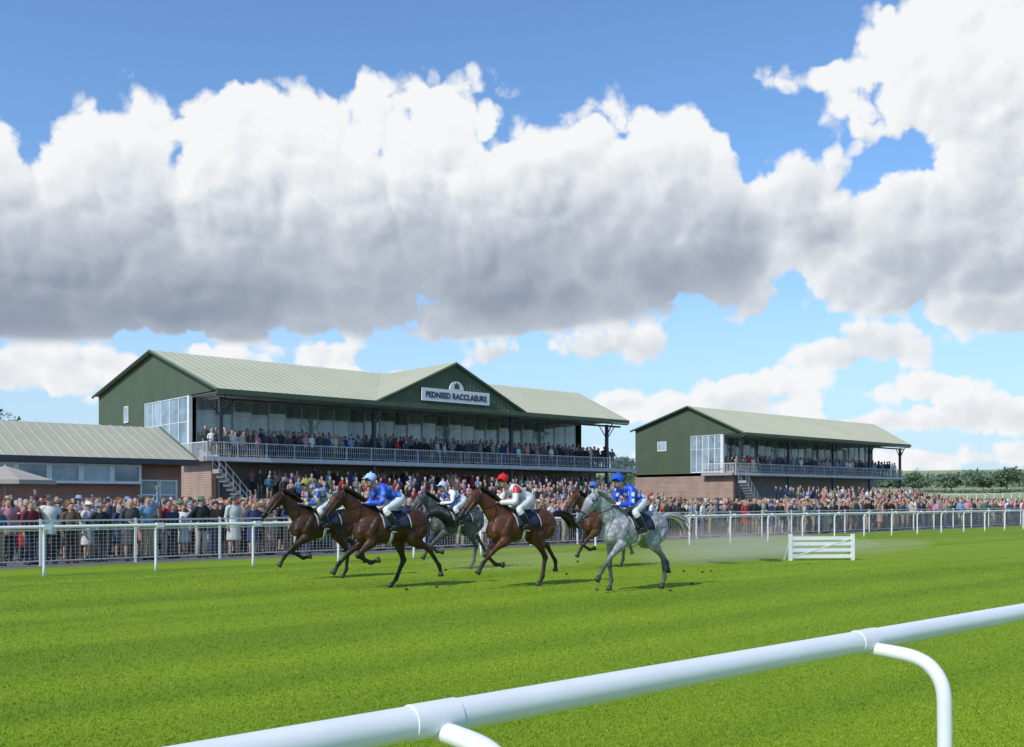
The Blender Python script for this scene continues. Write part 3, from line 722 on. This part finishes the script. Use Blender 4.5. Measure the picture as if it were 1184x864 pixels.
def wood():
    vs,fs=[],[]
    for k in range(260):
        px=random.choice([random.uniform(1020,1320),random.uniform(690,760),random.uniform(-80,1320)]); d=random.uniform(430,660); X,Y=at(px,d); z=terrain(X,Y); h=random.uniform(4,8)*(1.0 if px<1100 else 1.15)
        crown_tris(X,Y,z+h*.45,random.uniform(6,10),h*.55,170,1.7,vs,fs)
    for k in range(90):
        px=random.uniform(1030,1300); d=250+px*.03+random.uniform(-3,3); X,Y=at(px,d); crown_tris(X,Y,terrain(X,Y)+.5,2.4,.7,50,.6,vs,fs)
    me=bpy.data.meshes.new('woodland'); me.from_pydata(vs,[],fs); me.materials.append(M['leafhaze']); tag(link('woodland',me),'hazy wooded ridge and hedges along the distant horizon','wood',kind='stuff')
wood()
def far_rails():
    for j,(a0,d0,a1,d1,lab) in enumerate(((1040,150,1330,165,'thin distant white rail behind the crowd at far right, nearer one'),(1035,215,1330,235,'thin distant white rail on the far field, farther one'))):
        p0=at(a0,d0); p1=at(a1,d1); z0=terrain(*p0); R=thing('distant_rail',lab,'rail',(p0[0],p0[1],z0))
        m=MB(); k=30; pts=[]
        for i in range(k+1):
            x=p0[0]+(p1[0]-p0[0])*i/k; y=p0[1]+(p1[1]-p0[1])*i/k; pts.append((x-p0[0],y-p0[1],terrain(x,y)-z0+1.15))
        m.tube(pts,.07,n=6); m.build('rail_tube',M['white'],R)
        for p in pts:
            q=MB(); q.box(p[0]-.05,p[0]+.05,p[1]-.05,p[1]+.05,p[2]-1.3,p[2]); q.build('post',M['white'],R)
far_rails()
# ---------------------------------------------------------------- horses
def chain(start,segs):
    p=[start]
    for L,a in segs:
        a=math.radians(a); p.append(p[-1]+V(math.sin(a)*L,0,-math.cos(a)*L))
    return p
def horse(px,py,label,coatm,hairm,pose,rz,neck=0.0,scale=.97,stream=0.0):
    X,Y=ground(px,py); b=MB(); nz=neck
    b.loft([(-.84,0,1.27,.05,.08),(-.80,0,1.27,.15,.19),(-.68,0,1.27,.25,.27),(-.50,0,1.28,.285,.305),(-.28,0,1.27,.255,.262),(-.05,0,1.24,.255,.248),(.2,0,1.19,.268,.295),(.42,0,1.19,.255,.345),(.58,0,1.19,.225,.315),(.70,0,1.17,.17,.235),(.78,0,1.16,.07,.12)],n=18)
    b.loft([(.34,0,1.28,.15,.30),(.50,0,1.38,.15,.27),(.66,0,1.52+nz*.3,.122,.225),(.81,0,1.67+nz*.6,.098,.18),(.95,0,1.80+nz*.85,.082,.145),(1.06,0,1.88+nz,.072,.115)],n=16)
    ca,sa=math.cos(math.radians(9)),math.sin(math.radians(9))
    def Q(x,z):
        dx,dz=x-1.17,z-1.83; return (1.17-.12+dx*ca+dz*sa*1.0, 1.83+.055+nz-dx*sa+dz*ca)
    def q5(x,z,a,c,y=0): X_,Z_=Q(x,z); return (X_,y,Z_,a,c)
    b.loft([q5(1.12,1.87,.06,.07),q5(1.21,1.82,.088,.115),q5(1.30,1.745,.094,.145),q5(1.40,1.665,.076,.115),q5(1.51,1.58,.058,.082),q5(1.60,1.505,.052,.066),q5(1.665,1.455,.056,.064),q5(1.70,1.425,.032,.038)],n=16)
    for s in (-1,1): b.loft([q5(1.15,1.90,.028,.022,s*.05),q5(1.145,1.97,.028,.018,s*.065),q5(1.16,2.04,.009,.008,s*.07)],n=8,sub=2)
    for s in (-1,1):
        b.loft([(.36,s*.17,1.42,.05,.06),(.46,s*.205,1.22,.075,.11),(.56,s*.17,1.05,.07,.09)],n=10,sub=2)
        b.loft([(-.66,s*.14,1.36,.08,.09),(-.60,s*.17,1.18,.12,.17),(-.46,s*.18,1.02,.09,.13)],n=10,sub=2)
        b.loft([(.66,s*.08,1.27,.06,.07),(.72,s*.10,1.12,.08,.08),(.64,s*.10,1.0,.05,.06)],n=10,sub=2)
    hooves=[]; k1=1.13
    for k,(side,seg) in enumerate(zip((1,-1,1,-1),pose)):
        fore=k<2; y=side*(.135 if fore else .14)
        a1,a2,a3,sh=seg
        if fore:
            S=V(.50,y*.9,1.17); El=V(.45+sh*.5,y*1.15,.96)
            El,Kn,Fe,Pa=chain(El,[(.42,a1),(.31,a2),(.14,a3)])
            b.loft([P4(S+V(.04,0,.12),.07,.12),P4(S,.10,.17),P4(El,.09,.13),P4(lp(El,Kn,.35),.070,.090),P4(lp(El,Kn,.75),.050,.056),P4(Kn,.050*k1,.055*k1),P4(lp(Kn,Fe,.2),.036*k1,.042*k1),P4(lp(Kn,Fe,.75),.030*k1,.037*k1),P4(Fe,.040*k1,.045*k1),P4(lp(Fe,Pa,.55),.031*k1,.034*k1),P4(Pa,.040,.043)],n=10)
        else:
            Hi=V(-.52,y,1.22); St=V(-.33+sh,y*1.2,.98)
            St,Kn,Fe,Pa=chain(St,[(.46,a1),(.40,a2),(.15,a3)])
            b.loft([P4(Hi+V(-.03,0,.05),.12,.2),P4(lp(Hi,St,.5),.125,.215),P4(St,.10,.16),P4(lp(St,Kn,.35),.082,.115),P4(lp(St,Kn,.75),.05,.066),P4(Kn,.046*k1,.064*k1),P4(lp(Kn,Fe,.2),.038*k1,.047*k1),P4(lp(Kn,Fe,.75),.032*k1,.038*k1),P4(Fe,.041*k1,.046*k1),P4(lp(Fe,Pa,.55),.032*k1,.035*k1),P4(Pa,.041,.043)],n=10)
        hooves.append((Pa,(Pa-Fe).normalized(),y))
    hz=min((h[0]+h[1]*.075).z for h in hooves)
    R=thing('racehorse',label,'horse',(X,Y,-hz*scale),rz); R.scale=(scale,)*3
    link('body',remesh(b,.016,3,coatm,'body'),R)
    for Pa,d,y in hooves:
        h=MB(); h.loft([P4(Pa-d*.02,.042,.044),P4(Pa+d*.02+V(.01,0,0),.050,.054),P4(Pa+d*.075+V(.02,0,0),.060,.066)],n=10,sub=1); h.build('hoof',M['hoof'],R,True)
    for s in (-1,1):
        ex,ez=Q(1.305,1.80); e=MB(); e.ball((ex,s*.082,ez),.024,8); e.build('eye',M['eye'],R,True)
        ex,ez=Q(1.672,1.458); e=MB(); e.ball((ex,s*.048,ez),.015,6); e.build('nostril',M['eye'],R,True)
    m=MB()
    for k in range(26):
        t=k/25; cx=.44+t*.61; cz=1.60+t*.40+nz*t+.03*math.sin(t*3.1)
        for j in range(2):
            yo=random.uniform(-.03,.03)+.02; ln=random.uniform(.10,.19)
            m.loft([(cx,yo*.3,cz,.012,.03),(cx-.05,yo+.03,cz+random.uniform(.0,.05),.012,.026),(cx-.13-random.uniform(0,.05),yo+.05,cz-ln*.35,.004,.006)],n=5,sub=2)
    a_,b_,c_=Q(1.17,1.93),Q(1.26,1.90),Q(1.33,1.82)
    m.loft([(a_[0],0,a_[1],.02,.03),(b_[0],0,b_[1],.03,.02),(c_[0],.01,c_[1],.012,.01)],n=6,sub=2); m.build('mane',hairm,R,True)
    tl=MB()
    for k in range(28):
        a=random.uniform(-1,1); c=random.uniform(-1,1); q=random.uniform(.65,1.1); w_=stream
        tl.loft([(-.80,a*.02,1.44+c*.02,.02),(-.95,a*.04,1.48+c*.03,.028),(-1.12,a*.07,1.44+c*.06+w_*.3,.026),(-1.12-(.17+w_)*q,a*.10,1.32+c*.09+w_*.6,.020),(-1.12-(.32+w_)*q,a*.13,1.14+c*.14+w_,.004)],n=5,sub=3)
    tl.build('tail',hairm,R,True)
    def ring(c,ra,rb,tilt,r=.009):
        q=MB(); pts=[]
        for i in range(17):
            a=2*math.pi*i/16; pts.append((c[0]+math.sin(a)*rb*math.sin(tilt),math.cos(a)*ra,c[1]+math.sin(a)*rb*math.cos(tilt)))
        q.tube(pts,r,n=5); return q
    q=ring(Q(1.52,1.57),.067,.093,math.radians(49)); q2=ring(Q(1.17,1.83),.093,.125,math.radians(-12)); n=len(q.v); q.v+=q2.v; q.f+=[tuple(i+n for i in f) for f in q2.f]; q.mi+=q2.mi
    def Q3(x,y,z): X_,Z_=Q(x,z); return (X_,y,Z_)
    for s in (-1,1): q.tube([Q3(1.2,s*.095,1.83),Q3(1.36,s*.095,1.70),Q3(1.58,s*.06,1.50)],.009,n=5)
    q.build('bridle',M['black'],R)
    for s in (-1,1):
        q=MB(); q.tube([Q3(1.60,s*.062,1.49),(1.12,s*.15,1.58+nz*.8),(.82,s*.15,1.62+nz*.3),(.64,s*.07,1.68)],.008,n=5,sub=4); q.build('rein',M['black'],R)
    def shell(m,x0,x1,drop,off):
        n1,n2=6,14; b0=len(m.v)
        for i in range(n1+1):
            x=x0+(x1-x0)*i/n1
            for j in range(n2+1):
                a=math.radians(-drop+2*drop*j/n2); hw=.268+off; hh=.295+off; zc=1.205
                m.v.append((x-.02*abs(a),math.sin(a)*hw,zc+math.cos(a)*hh))
        for i in range(n1):
            for j in range(n2): k=b0+i*(n2+1)+j; m.face(k,k+1,k+n2+2,k+n2+1)
    sc=MB(); shell(sc,-.27,.30,88,.018); o=sc.build('saddle_cloth',M['cloth'],R,True); o.color=(.02,.025,.05,1)
    md=o.modifiers.new('s','SOLIDIFY'); md.thickness=.012
    for xa,xb in ((-.29,-.27),(.30,.32)):
        tr=MB(); shell(tr,xa,xb,89,.021); o2=tr.build('cloth_trim',M['offwhite'],R,True); md=o2.modifiers.new('s','SOLIDIFY'); md.thickness=.012
    sd=MB(); sd.loft([(-.2,0,1.55,.12,.03),(-.1,0,1.53,.14,.035),(.08,0,1.52,.11,.035),(.22,0,1.57,.07,.03)],n=12); sd.build('saddle',M['black'],R,True)
    g=MB(); pts=[(.10,math.sin(math.radians(a))*.292,1.19+math.cos(math.radians(a))*.318) for a in range(80,281,10)]; g.loft([(*p,.035,.008) for p in pts],side=(1,0,0),n=6,sub=1); g.build('girth',M['offwhite'],R,True)
    for s in (-1,1):
        g=MB(); g.tube([(.05,s*.29,1.42),(.06,s*.32,1.2),(.10,s*.33,1.17),(.14,s*.36,1.14),(.06,s*.38,1.13)],.009,n=5); g.build('stirrup',M['offwhite'],R)
    return R
def jockey(R,label,silk,capc,lean=0.0):
    J=dict(pelvis=V(-.15,0,1.79),chest=V(.12,0,1.92+lean*.4),neck=V(.31,0,2.01+lean),head=V(.45,0,2.12+lean),f=V(1,0,-.10))
    for s,q in (('L',1),('R',-1)):
        J['sh'+s]=V(.24,q*.18,1.955+lean*.9); J['el'+s]=V(.33,q*.25,1.71); J['wr'+s]=V(.60,q*.09,1.70)
        J['hip'+s]=V(-.14,q*.10,1.75); J['kn'+s]=V(.25,q*.28,1.57); J['an'+s]=V(.03,q*.325,1.235); J['to'+s]=V(.20,q*.335,1.185)
    T=thing('person',label,'person',R.location,R.rotation_euler.z); T.scale=R.scale
    link('body',body_mesh(J,.016,1.2),T)
    t=MB(); torso(t,J,.022)
    for s in 'LR': arm(t,J,s,.022,.95)
    link('silks_jacket',remesh(t,.014,3,silk,'silks_jacket'),T)
    l=MB(); P=J['pelvis']; d=(J['chest']-P).normalized(); l.loft([P4(P-d*.13,.09,.09),P4(P-d*.05,.17,.135),P4(P+d*.03,.17,.13),P4(P+d*.10,.13,.10)],n=14)
    for s in 'LR': leg(l,J,s,.012)
    link('breeches',remesh(l,.015,3,M['breech'],'breeches'),T)
    for s in 'LR':
        K,A=J['kn'+s],J['an'+s]; bt=MB(); bt.loft([P4(lp(K,A,.25),.074),P4(lp(K,A,.5),.068),P4(lp(K,A,.8),.054),P4(A,.052)],n=12); foot(bt,J,s,.012)
        link('boot',remesh(bt,.012,2,M['black'],'boot'),T)
    H=J['head']; h=MB(); h.loft([P4(H+V(-.03,0,.0),.092,.102),P4(H+V(-.015,0,.04),.102,.118),P4(H+V(-.01,0,.09),.096,.112),P4(H+V(-.01,0,.135),.06,.075),P4(H+V(-.01,0,.152),.02,.025)],n=16,sub=2)
    h.loft([P4(H+V(.08,0,.055),.08,.010),P4(H+V(.17,0,.035),.055,.006)],n=10,sub=1)
    hm=h.build('helmet',M['cloth'],T,True); hm.color=(*capc,1)
    pm=MB(); pm.ball(tuple(H+V(-.01,0,.155)),.024,8); o=pm.build('pompom',M['cloth'],hm,True); o.color=(*capc,1)
    g=MB(); g.loft([P4(H+V(.03,-.078,.015),.012,.022),P4(H+V(.095,-.04,.015),.012,.026),P4(H+V(.105,0,.015),.012,.022),P4(H+V(.095,.04,.015),.012,.026),P4(H+V(.03,.078,.015),.012,.022)],side=(1,0,0),n=8,sub=2); g.build('goggles',M['eye'],T,True)
    st=MB(); st.loft([P4(H+V(-.02,-.08,-.01),.006,.012),P4(H+V(.03,-.05,-.11),.006,.012),P4(H+V(.05,0,-.13),.006,.012),P4(H+V(.03,.05,-.11),.006,.012),P4(H+V(-.02,.08,-.01),.006,.012)],side=(1,0,0),n=5,sub=2); st.build('chin_strap',M['black'],T)
    m_=MB(); m_.loft([P4(H+V(.083,-.022,-.058),.004),P4(H+V(.096,0,-.06),.007),P4(H+V(.083,.022,-.058),.004)],side=(0,0,1),n=6,sub=2); m_.build('mouth',M['lip'],T,True)
    w=MB(); w.tube([tuple(J['wrR']+V(.05,0,.05)),tuple(J['wrR']+V(-.35,-.13,-.22))],.008,n=5); w.build('whip',M['black'],T)
    return T
bay=coat('bay_coat',(.038,.014,.007),(.085,.032,.014),(.012,.009,.008),(.014,.010,.009))
dbay=coat('dark_bay_coat',(.030,.012,.007),(.070,.027,.012),(.011,.009,.008),(.013,.010,.009))
ches=coat('chestnut_coat',(.070,.025,.011),(.135,.050,.021),(.028,.015,.010),(.025,.014,.011))
dgrey=coat('dark_grey_coat',(.07,.075,.075),(.15,.15,.145),(.05,.05,.052),(.04,.04,.042),True)
grey=coat('light_grey_coat',(.31,.32,.335),(.54,.55,.555),(.085,.085,.095),(.07,.07,.075),True)
pA=((58,44,30,.08),(34,-62,-100,.04),(-30,6,30,.02),(-66,-44,-25,-.10))
pB=((48,-62,-105,.06),(56,46,30,.08),(-60,-34,-15,-.06),(-16,24,40,.09))
pC=((50,42,30,.07),(8,-10,15,.02),(-44,-6,22,.0),(-68,-44,-15,-.09))
pD=((54,46,30,.07),(42,-50,-85,.05),(-28,10,32,.04),(-66,-34,-5,-.07))
RZ=math.radians(178)
H=[]
H.append(horse(374,669,'dark bay racehorse at the far left leading the field, ridden in yellow and blue',dbay,M['hairdark'],pA,RZ,-.01))
H.append(horse(452,680,'dark brown racehorse second from the left, one foreleg folded, rider in pale blue cap',bay,M['hairdark'],pB,math.radians(172),-.03,.99,.04))
H.append(horse(528,658,'dark grey racehorse partly hidden behind the red capped rider',dgrey,M['hairdark'],pD,RZ,-.02))
H.append(horse(602,678,'chestnut brown racehorse in the middle, ridden by the red capped jockey',ches,M['hairdark'],pD,math.radians(175),-.02,.99,.05))
H.append(horse(700,656,'brown racehorse mostly hidden behind the light grey one',ches,M['hairdark'],pA,RZ,.0))
H.append(horse(733,682,'light grey racehorse at the right of the field',grey,M['hairgrey'],pC,math.radians(177),-.05,.99,.08))
s1=silks('silks_yellow_blue',(.50,.48,.18),(.03,.07,.38),'check'); s2=silks('silks_blue_hoops',(.02,.07,.50),(.08,.28,.75),'spots'); s3=silks('silks_white_blue',(.75,.76,.78),(.03,.09,.5),'hoops')
s4=silks('silks_white_red',(.74,.73,.71),(.50,.02,.03),'sleeves'); s5=silks('silks_plain_blue',(.04,.10,.40),(.05,.13,.5),'spots'); s6=silks('silks_blue_spots',(.01,.07,.62),(.70,.78,.85),'spots')
jockey(H[0],'leftmost crouching jockey in yellow and blue checked silks with dark yellow cap',s1,(.30,.28,.06))
jockey(H[1],'crouching jockey in blue silks and pale blue cap on dark brown horse',s2,(.40,.55,.80),.03)
jockey(H[2],'jockey in white and blue silks riding behind the red capped one',s3,(.45,.55,.75))
jockey(H[3],'crouching jockey in red cap and white silks with red shoulders',s4,(.60,.01,.02),.01)
jockey(H[4],'jockey in plain blue silks half hidden behind the light grey horse',s5,(.06,.16,.50))
jockey(H[5],'rightmost jockey in bright blue silks with pale spots and blue cap',s6,(.01,.10,.70),.04)
cl=[(515,672,.25),(540,676,.05),(505,680,.02),(655,670,.12),(668,664,.3),(790,668,.15),(800,676,.02),(812,672,.2),(470,683,.03),(690,683,.02),(775,684,.02),(822,664,.08)]
for k,(px,py,z) in enumerate(cl):
    X,Y=ground(px,py); m=MB(); m.ball((0,0,0),.035,6,(1.2,.9,.6)); 
    m.v=[tuple(c+random.uniform(-.010,.010) for c in v) for v in m.v]; o=m.build('turf_clod',M['dirt'],None); o.location=(X,Y,max(.02,z))
    tag(o,'small brown clod of turf kicked up by the galloping horses','turf clod','clods of turf thrown up by hooves')
def dust():
    m=bpy.data.materials.new('dust'); m.use_nodes=True; nt=m.node_tree; nt.nodes.clear()
    out=nd(nt,'ShaderNodeOutputMaterial'); v=nd(nt,'ShaderNodeVolumeScatter'); nt.links.new(v.outputs[0],out.inputs['Volume'])
    v.inputs['Color'].default_value=(1.0,.76,.50,1); v.inputs['Density'].default_value=.075
    for px,py,sx,sz,lab in ((780,654,2.0,.30,'thin brown dust drifting just behind the grey horse'),(812,652,3.0,.48,'thin brown dust hanging over the turf right of the grey horse'),(850,650,3.8,.62,'tallest drift of brown dust between the grey horse and the white fence panel'),(885,646,4.2,.40,'brown dust settling just left of the white fence panel'),(925,643,5.2,.30,'faint low dust around the white fence panel'),(990,640,6.0,.22,'faint trailing end of the dust right of the white fence panel'),(600,658,3.2,.26,'thin brown dust low among the hooves of the middle horses')):
        X,Y=ground(px,py); b=MB(); b.ball((0,0,0),1.0,32); me=b.mesh('dust_cloud',m,True)
        o=link('dust_cloud',me); o.location=(X,Y,sz*.95); o.scale=(sx,1.5,sz); o.rotation_euler=(0,0,.1); tag(o,lab,'dust',kind='stuff')
dust()
# ---------------------------------------------------------------- light + sky
sr,sdp=-.46,-.56
sd=Vector((SN*sr+CS*sdp,-CS*sr+SN*sdp,.68)).normalized()
sun=bpy.data.objects.new('sun',bpy.data.lights.new('sun','SUN')); COL.objects.link(sun); sun.data.energy=3.5; sun.data.angle=math.radians(.6); sun.data.color=(1,.95,.87)
sun.rotation_euler=sd.to_track_quat('Z','Y').to_euler()
W=bpy.data.worlds.new('World'); scn.world=W; W.use_nodes=True; nt=W.node_tree; nt.nodes.clear()
out=nd(nt,'ShaderNodeOutputWorld'); sky=nd(nt,'ShaderNodeTexSky'); sky.sky_type='NISHITA'; sky.sun_disc=False
sky.sun_elevation=math.asin(sd.z); sky.sun_rotation=math.atan2(sd.x,sd.y)%(2*math.pi); sky.air_density=1.0; sky.dust_density=.5; sky.ozone_density=2.0
bg=nd(nt,'ShaderNodeBackground'); bg.inputs[1].default_value=.145; nt.links.new(mixc(nt,1.0,sky.outputs[0],(.88,1.12,1.32),'MULTIPLY'),bg.inputs[0])
def uv(px,py):
    q=px-592; return math.atan2(q,F)*F/100, math.atan2(HZ-py,math.hypot(F,q))*F/100
def cgroup_env():
    g=bpy.data.node_groups.new('cloud_env','ShaderNodeTree'); g.interface.new_socket('P',in_out='INPUT',socket_type='NodeSocketVector'); g.interface.new_socket('E',in_out='OUTPUT',socket_type='NodeSocketFloat'); g.interface.new_socket('S',in_out='OUTPUT',socket_type='NodeSocketFloat')
    i=g.nodes.new('NodeGroupInput'); o=g.nodes.new('NodeGroupOutput'); P=i.outputs[0]
    groups=[((0,400),(900,366),2.15,.95,[(-120,290,220,160),(60,300,220,130),(180,250,140,120),(300,235,150,125),(480,235,200,125),(640,250,170,120),(765,230,100,95),(835,275,90,90),(200,330,320,85),(560,315,330,85),(780,310,130,65)]),
            ((850,356),(1184,392),2.7,.58,[(1150,115,150,105),(1190,270,190,120),(1060,230,115,55),(935,230,90,45),(1060,300,130,70),(1210,10,190,70),(985,85,90,16),(960,270,120,65),(1350,200,250,220)]),
            ((560,423),(820,424),.6,.42,[(725,402,100,32),(578,412,42,18)]),
            ((900,424),(1120,425),.7,.42,[(1022,398,90,32),(1000,412,60,18)]),
            ((280,430),(450,430),.6,.35,[(370,408,74,24)]),
            ((-50,462),(280,458),.8,.35,[(20,424,130,32),(150,420,110,28),(225,405,50,16)]),
            ((-50,300),(50,300),.5,.3,[(-5,272,36,30)]),
            ((600,496),(1184,500),.9,.30,[(860,468,100,28),(715,468,60,20),(890,442,50,13),(1085,446,70,16),(1165,478,100,28),(990,492,120,14)]),
            ((600,550),(1184,550),.8,.25,[(1100,530,220,14),(820,526,140,10),(420,430,60,10)])]
    tot=None; S=None
    for (b0,b1,H_,md,bl) in groups:
        u0,v0=uv(*b0); u1,v1=uv(*b1); s=(v1-v0)/(u1-u0)
        dt=nd(g,'ShaderNodeVectorMath',operation='DOT_PRODUCT'); g.links.new(P,dt.inputs[0]); dt.inputs[1].default_value=(-s,1,0)
        hb=mth(g,'ADD',dt.outputs['Value'],-(v0-s*u0))
        e=None
        for cx,cy,rx,ry in bl:
            u,v=uv(cx,cy)
            a=nd(g,'ShaderNodeVectorMath',operation='SUBTRACT'); g.links.new(P,a.inputs[0]); a.inputs[1].default_value=(u,v,0)
            m=nd(g,'ShaderNodeVectorMath',operation='MULTIPLY'); g.links.new(a.outputs[0],m.inputs[0]); m.inputs[1].default_value=(100/rx,100/ry,0)
            l=nd(g,'ShaderNodeVectorMath',operation='LENGTH'); g.links.new(m.outputs[0],l.inputs[0])
            w=min(rx,ry)/100; q=mth(g,'MULTIPLY',mth(g,'SUBTRACT',1.0,l.outputs['Value']),w**.6)
            e=q if e is None else mth(g,'SMOOTH_MAX',e,q,.08)
        hn=mth(g,'DIVIDE',hb,H_,clamp=True); hn=mth(g,'POWER',hn,1.1)
        sh=mth(g,'MULTIPLY',mth(g,'MULTIPLY',mth(g,'SUBTRACT',1.0,hn,clamp=True),mth(g,'MULTIPLY_ADD',e,2.2/(H_+.6),.55,clamp=True)),md)
        e=mth(g,'SMOOTH_MIN',e,mth(g,'MULTIPLY',hb,2.4),.12)
        if tot is None: tot,S=e,sh
        else:
            f=smooth(g,mth(g,'SUBTRACT',e,tot),-.35,.35)
            mx=nd(g,'ShaderNodeMix',data_type='FLOAT'); g.links.new(f,mx.inputs[0]); g.links.new(S,mx.inputs[2]); g.links.new(sh,mx.inputs[3]); S=mx.outputs[0]
            tot=mth(g,'SMOOTH_MAX',tot,e,.08)
    g.links.new(tot,o.inputs[0]); g.links.new(S,o.inputs[1]); return g
def cgroup_det():
    g=bpy.data.node_groups.new('cloud_detail','ShaderNodeTree'); g.interface.new_socket('P',in_out='INPUT',socket_type='NodeSocketVector'); g.interface.new_socket('N',in_out='OUTPUT',socket_type='NodeSocketFloat'); g.interface.new_socket('B',in_out='OUTPUT',socket_type='NodeSocketFloat')
    i=g.nodes.new('NodeGroupInput'); o=g.nodes.new('NodeGroupOutput'); P=i.outputs[0]
    w=g.nodes.new('ShaderNodeTexNoise'); w.noise_dimensions='2D'; w.inputs['Scale'].default_value=1.6; w.inputs['Detail'].default_value=4; w.inputs['Roughness'].default_value=.6; g.links.new(P,w.inputs['Vector'])
    s=nd(g,'ShaderNodeVectorMath',operation='SUBTRACT'); g.links.new(w.outputs['Color'],s.inputs[0]); s.inputs[1].default_value=(.5,.5,.5)
    k=nd(g,'ShaderNodeVectorMath',operation='SCALE'); g.links.new(s.outputs[0],k.inputs[0]); k.inputs['Scale'].default_value=.45
    a=nd(g,'ShaderNodeVectorMath',operation='ADD'); g.links.new(P,a.inputs[0]); g.links.new(k.outputs[0],a.inputs[1])
    def vor(sc,amp):
        v=g.nodes.new('ShaderNodeTexVoronoi'); v.voronoi_dimensions='2D'; v.feature='SMOOTH_F1'; v.inputs['Smoothness'].default_value=.3; v.inputs['Scale'].default_value=sc; v.inputs['Detail'].default_value=0; g.links.new(a.outputs[0],v.inputs['Vector'])
        d=mth(g,'MULTIPLY',v.outputs['Distance'],v.outputs['Distance']); return mth(g,'MULTIPLY',mth(g,'SUBTRACT',.20,d),amp)
    v1,v2,v3=vor(1.1,.68),vor(2.7,.38),vor(6.0,.17)
    n=g.nodes.new('ShaderNodeTexNoise'); n.noise_dimensions='2D'; n.inputs['Scale'].default_value=1.1; n.inputs['Detail'].default_value=9; n.inputs['Roughness'].default_value=.60; g.links.new(P,n.inputs['Vector'])
    big=mth(g,'ADD',v1,v2); nn=mth(g,'MULTIPLY',mth(g,'SUBTRACT',n.outputs['Fac'],.5),.42)
    g.links.new(mth(g,'ADD',mth(g,'ADD',big,v3),nn),o.inputs[0]); g.links.new(mth(g,'ADD',mth(g,'ADD',mth(g,'MULTIPLY',big,.95),mth(g,'MULTIPLY',v3,.6)),mth(g,'MULTIPLY',nn,.35)),o.inputs[1]); return g
ge,gd=cgroup_env(),cgroup_det()
tc=nd(nt,'ShaderNodeTexCoord'); Dv=tc.outputs['Generated']
def dot(v):
    n=nd(nt,'ShaderNodeVectorMath',operation='DOT_PRODUCT'); nt.links.new(Dv,n.inputs[0]); n.inputs[1].default_value=v; return n.outputs['Value']
az=mth(nt,'ARCTAN2',dot((SN,-CS,0)),dot((CS,SN,0))); el=mth(nt,'ARCSINE',dot((0,0,1)))
cb=nd(nt,'ShaderNodeCombineXYZ'); nt.links.new(mth(nt,'MULTIPLY',az,F/100),cb.inputs[0]); v100=mth(nt,'MULTIPLY',el,F/100); nt.links.new(v100,cb.inputs[1])
P0=cb.outputs[0]
def shifted(dx,dy):
    n=nd(nt,'ShaderNodeVectorMath',operation='ADD'); nt.links.new(P0,n.inputs[0]); n.inputs[1].default_value=(dx,dy,0); return n.outputs[0]
def G(g,P):
    n=nt.nodes.new('ShaderNodeGroup'); n.node_tree=g; nt.links.new(P,n.inputs[0]); return n.outputs
ev=G(ge,P0); E0,S0=ev[0],ev[1]; dv=G(gd,P0); N0,B0=dv[0],dv[1]; B1=G(gd,shifted(-.09,.10))[1]
D0=mth(nt,'ADD',E0,N0); alpha=smooth(nt,D0,.0,.17)
relief=mth(nt,'SUBTRACT',B0,B1)
edge=smooth(nt,D0,.8,.1,0,.18)
amp=smooth(nt,S0,.9,.2,-.36,-.9)
dark=mth(nt,'ADD',mth(nt,'MULTIPLY',S0,.98),mth(nt,'ADD',mth(nt,'MULTIPLY',relief,amp),.05))
dark2=mth(nt,'SUBTRACT',dark,edge,clamp=True)
cc=ramp(nt,dark2,[(0,(.92,.93,.945)),(.25,(.74,.78,.825)),(.5,(.51,.56,.64)),(.8,(.31,.36,.45)),(1,(.22,.265,.35))])
bgc=nd(nt,'ShaderNodeBackground'); nt.links.new(cc,bgc.inputs[0]); bgc.inputs[1].default_value=1.0
haze=smooth(nt,v100,3.4,-.3,0,.85); hz_=nd(nt,'ShaderNodeBackground'); hz_.inputs[0].default_value=(.52,.68,.85,1); hz_.inputs[1].default_value=1
m0=nd(nt,'ShaderNodeMixShader'); nt.links.new(haze,m0.inputs[0]); nt.links.new(bg.outputs[0],m0.inputs[1]); nt.links.new(hz_.outputs[0],m0.inputs[2])
m1=nd(nt,'ShaderNodeMixShader'); nt.links.new(alpha,m1.inputs[0]); nt.links.new(m0.outputs[0],m1.inputs[1]); nt.links.new(bgc.outputs[0],m1.inputs[2]); nt.links.new(m1.outputs[0],out.inputs['Surface'])
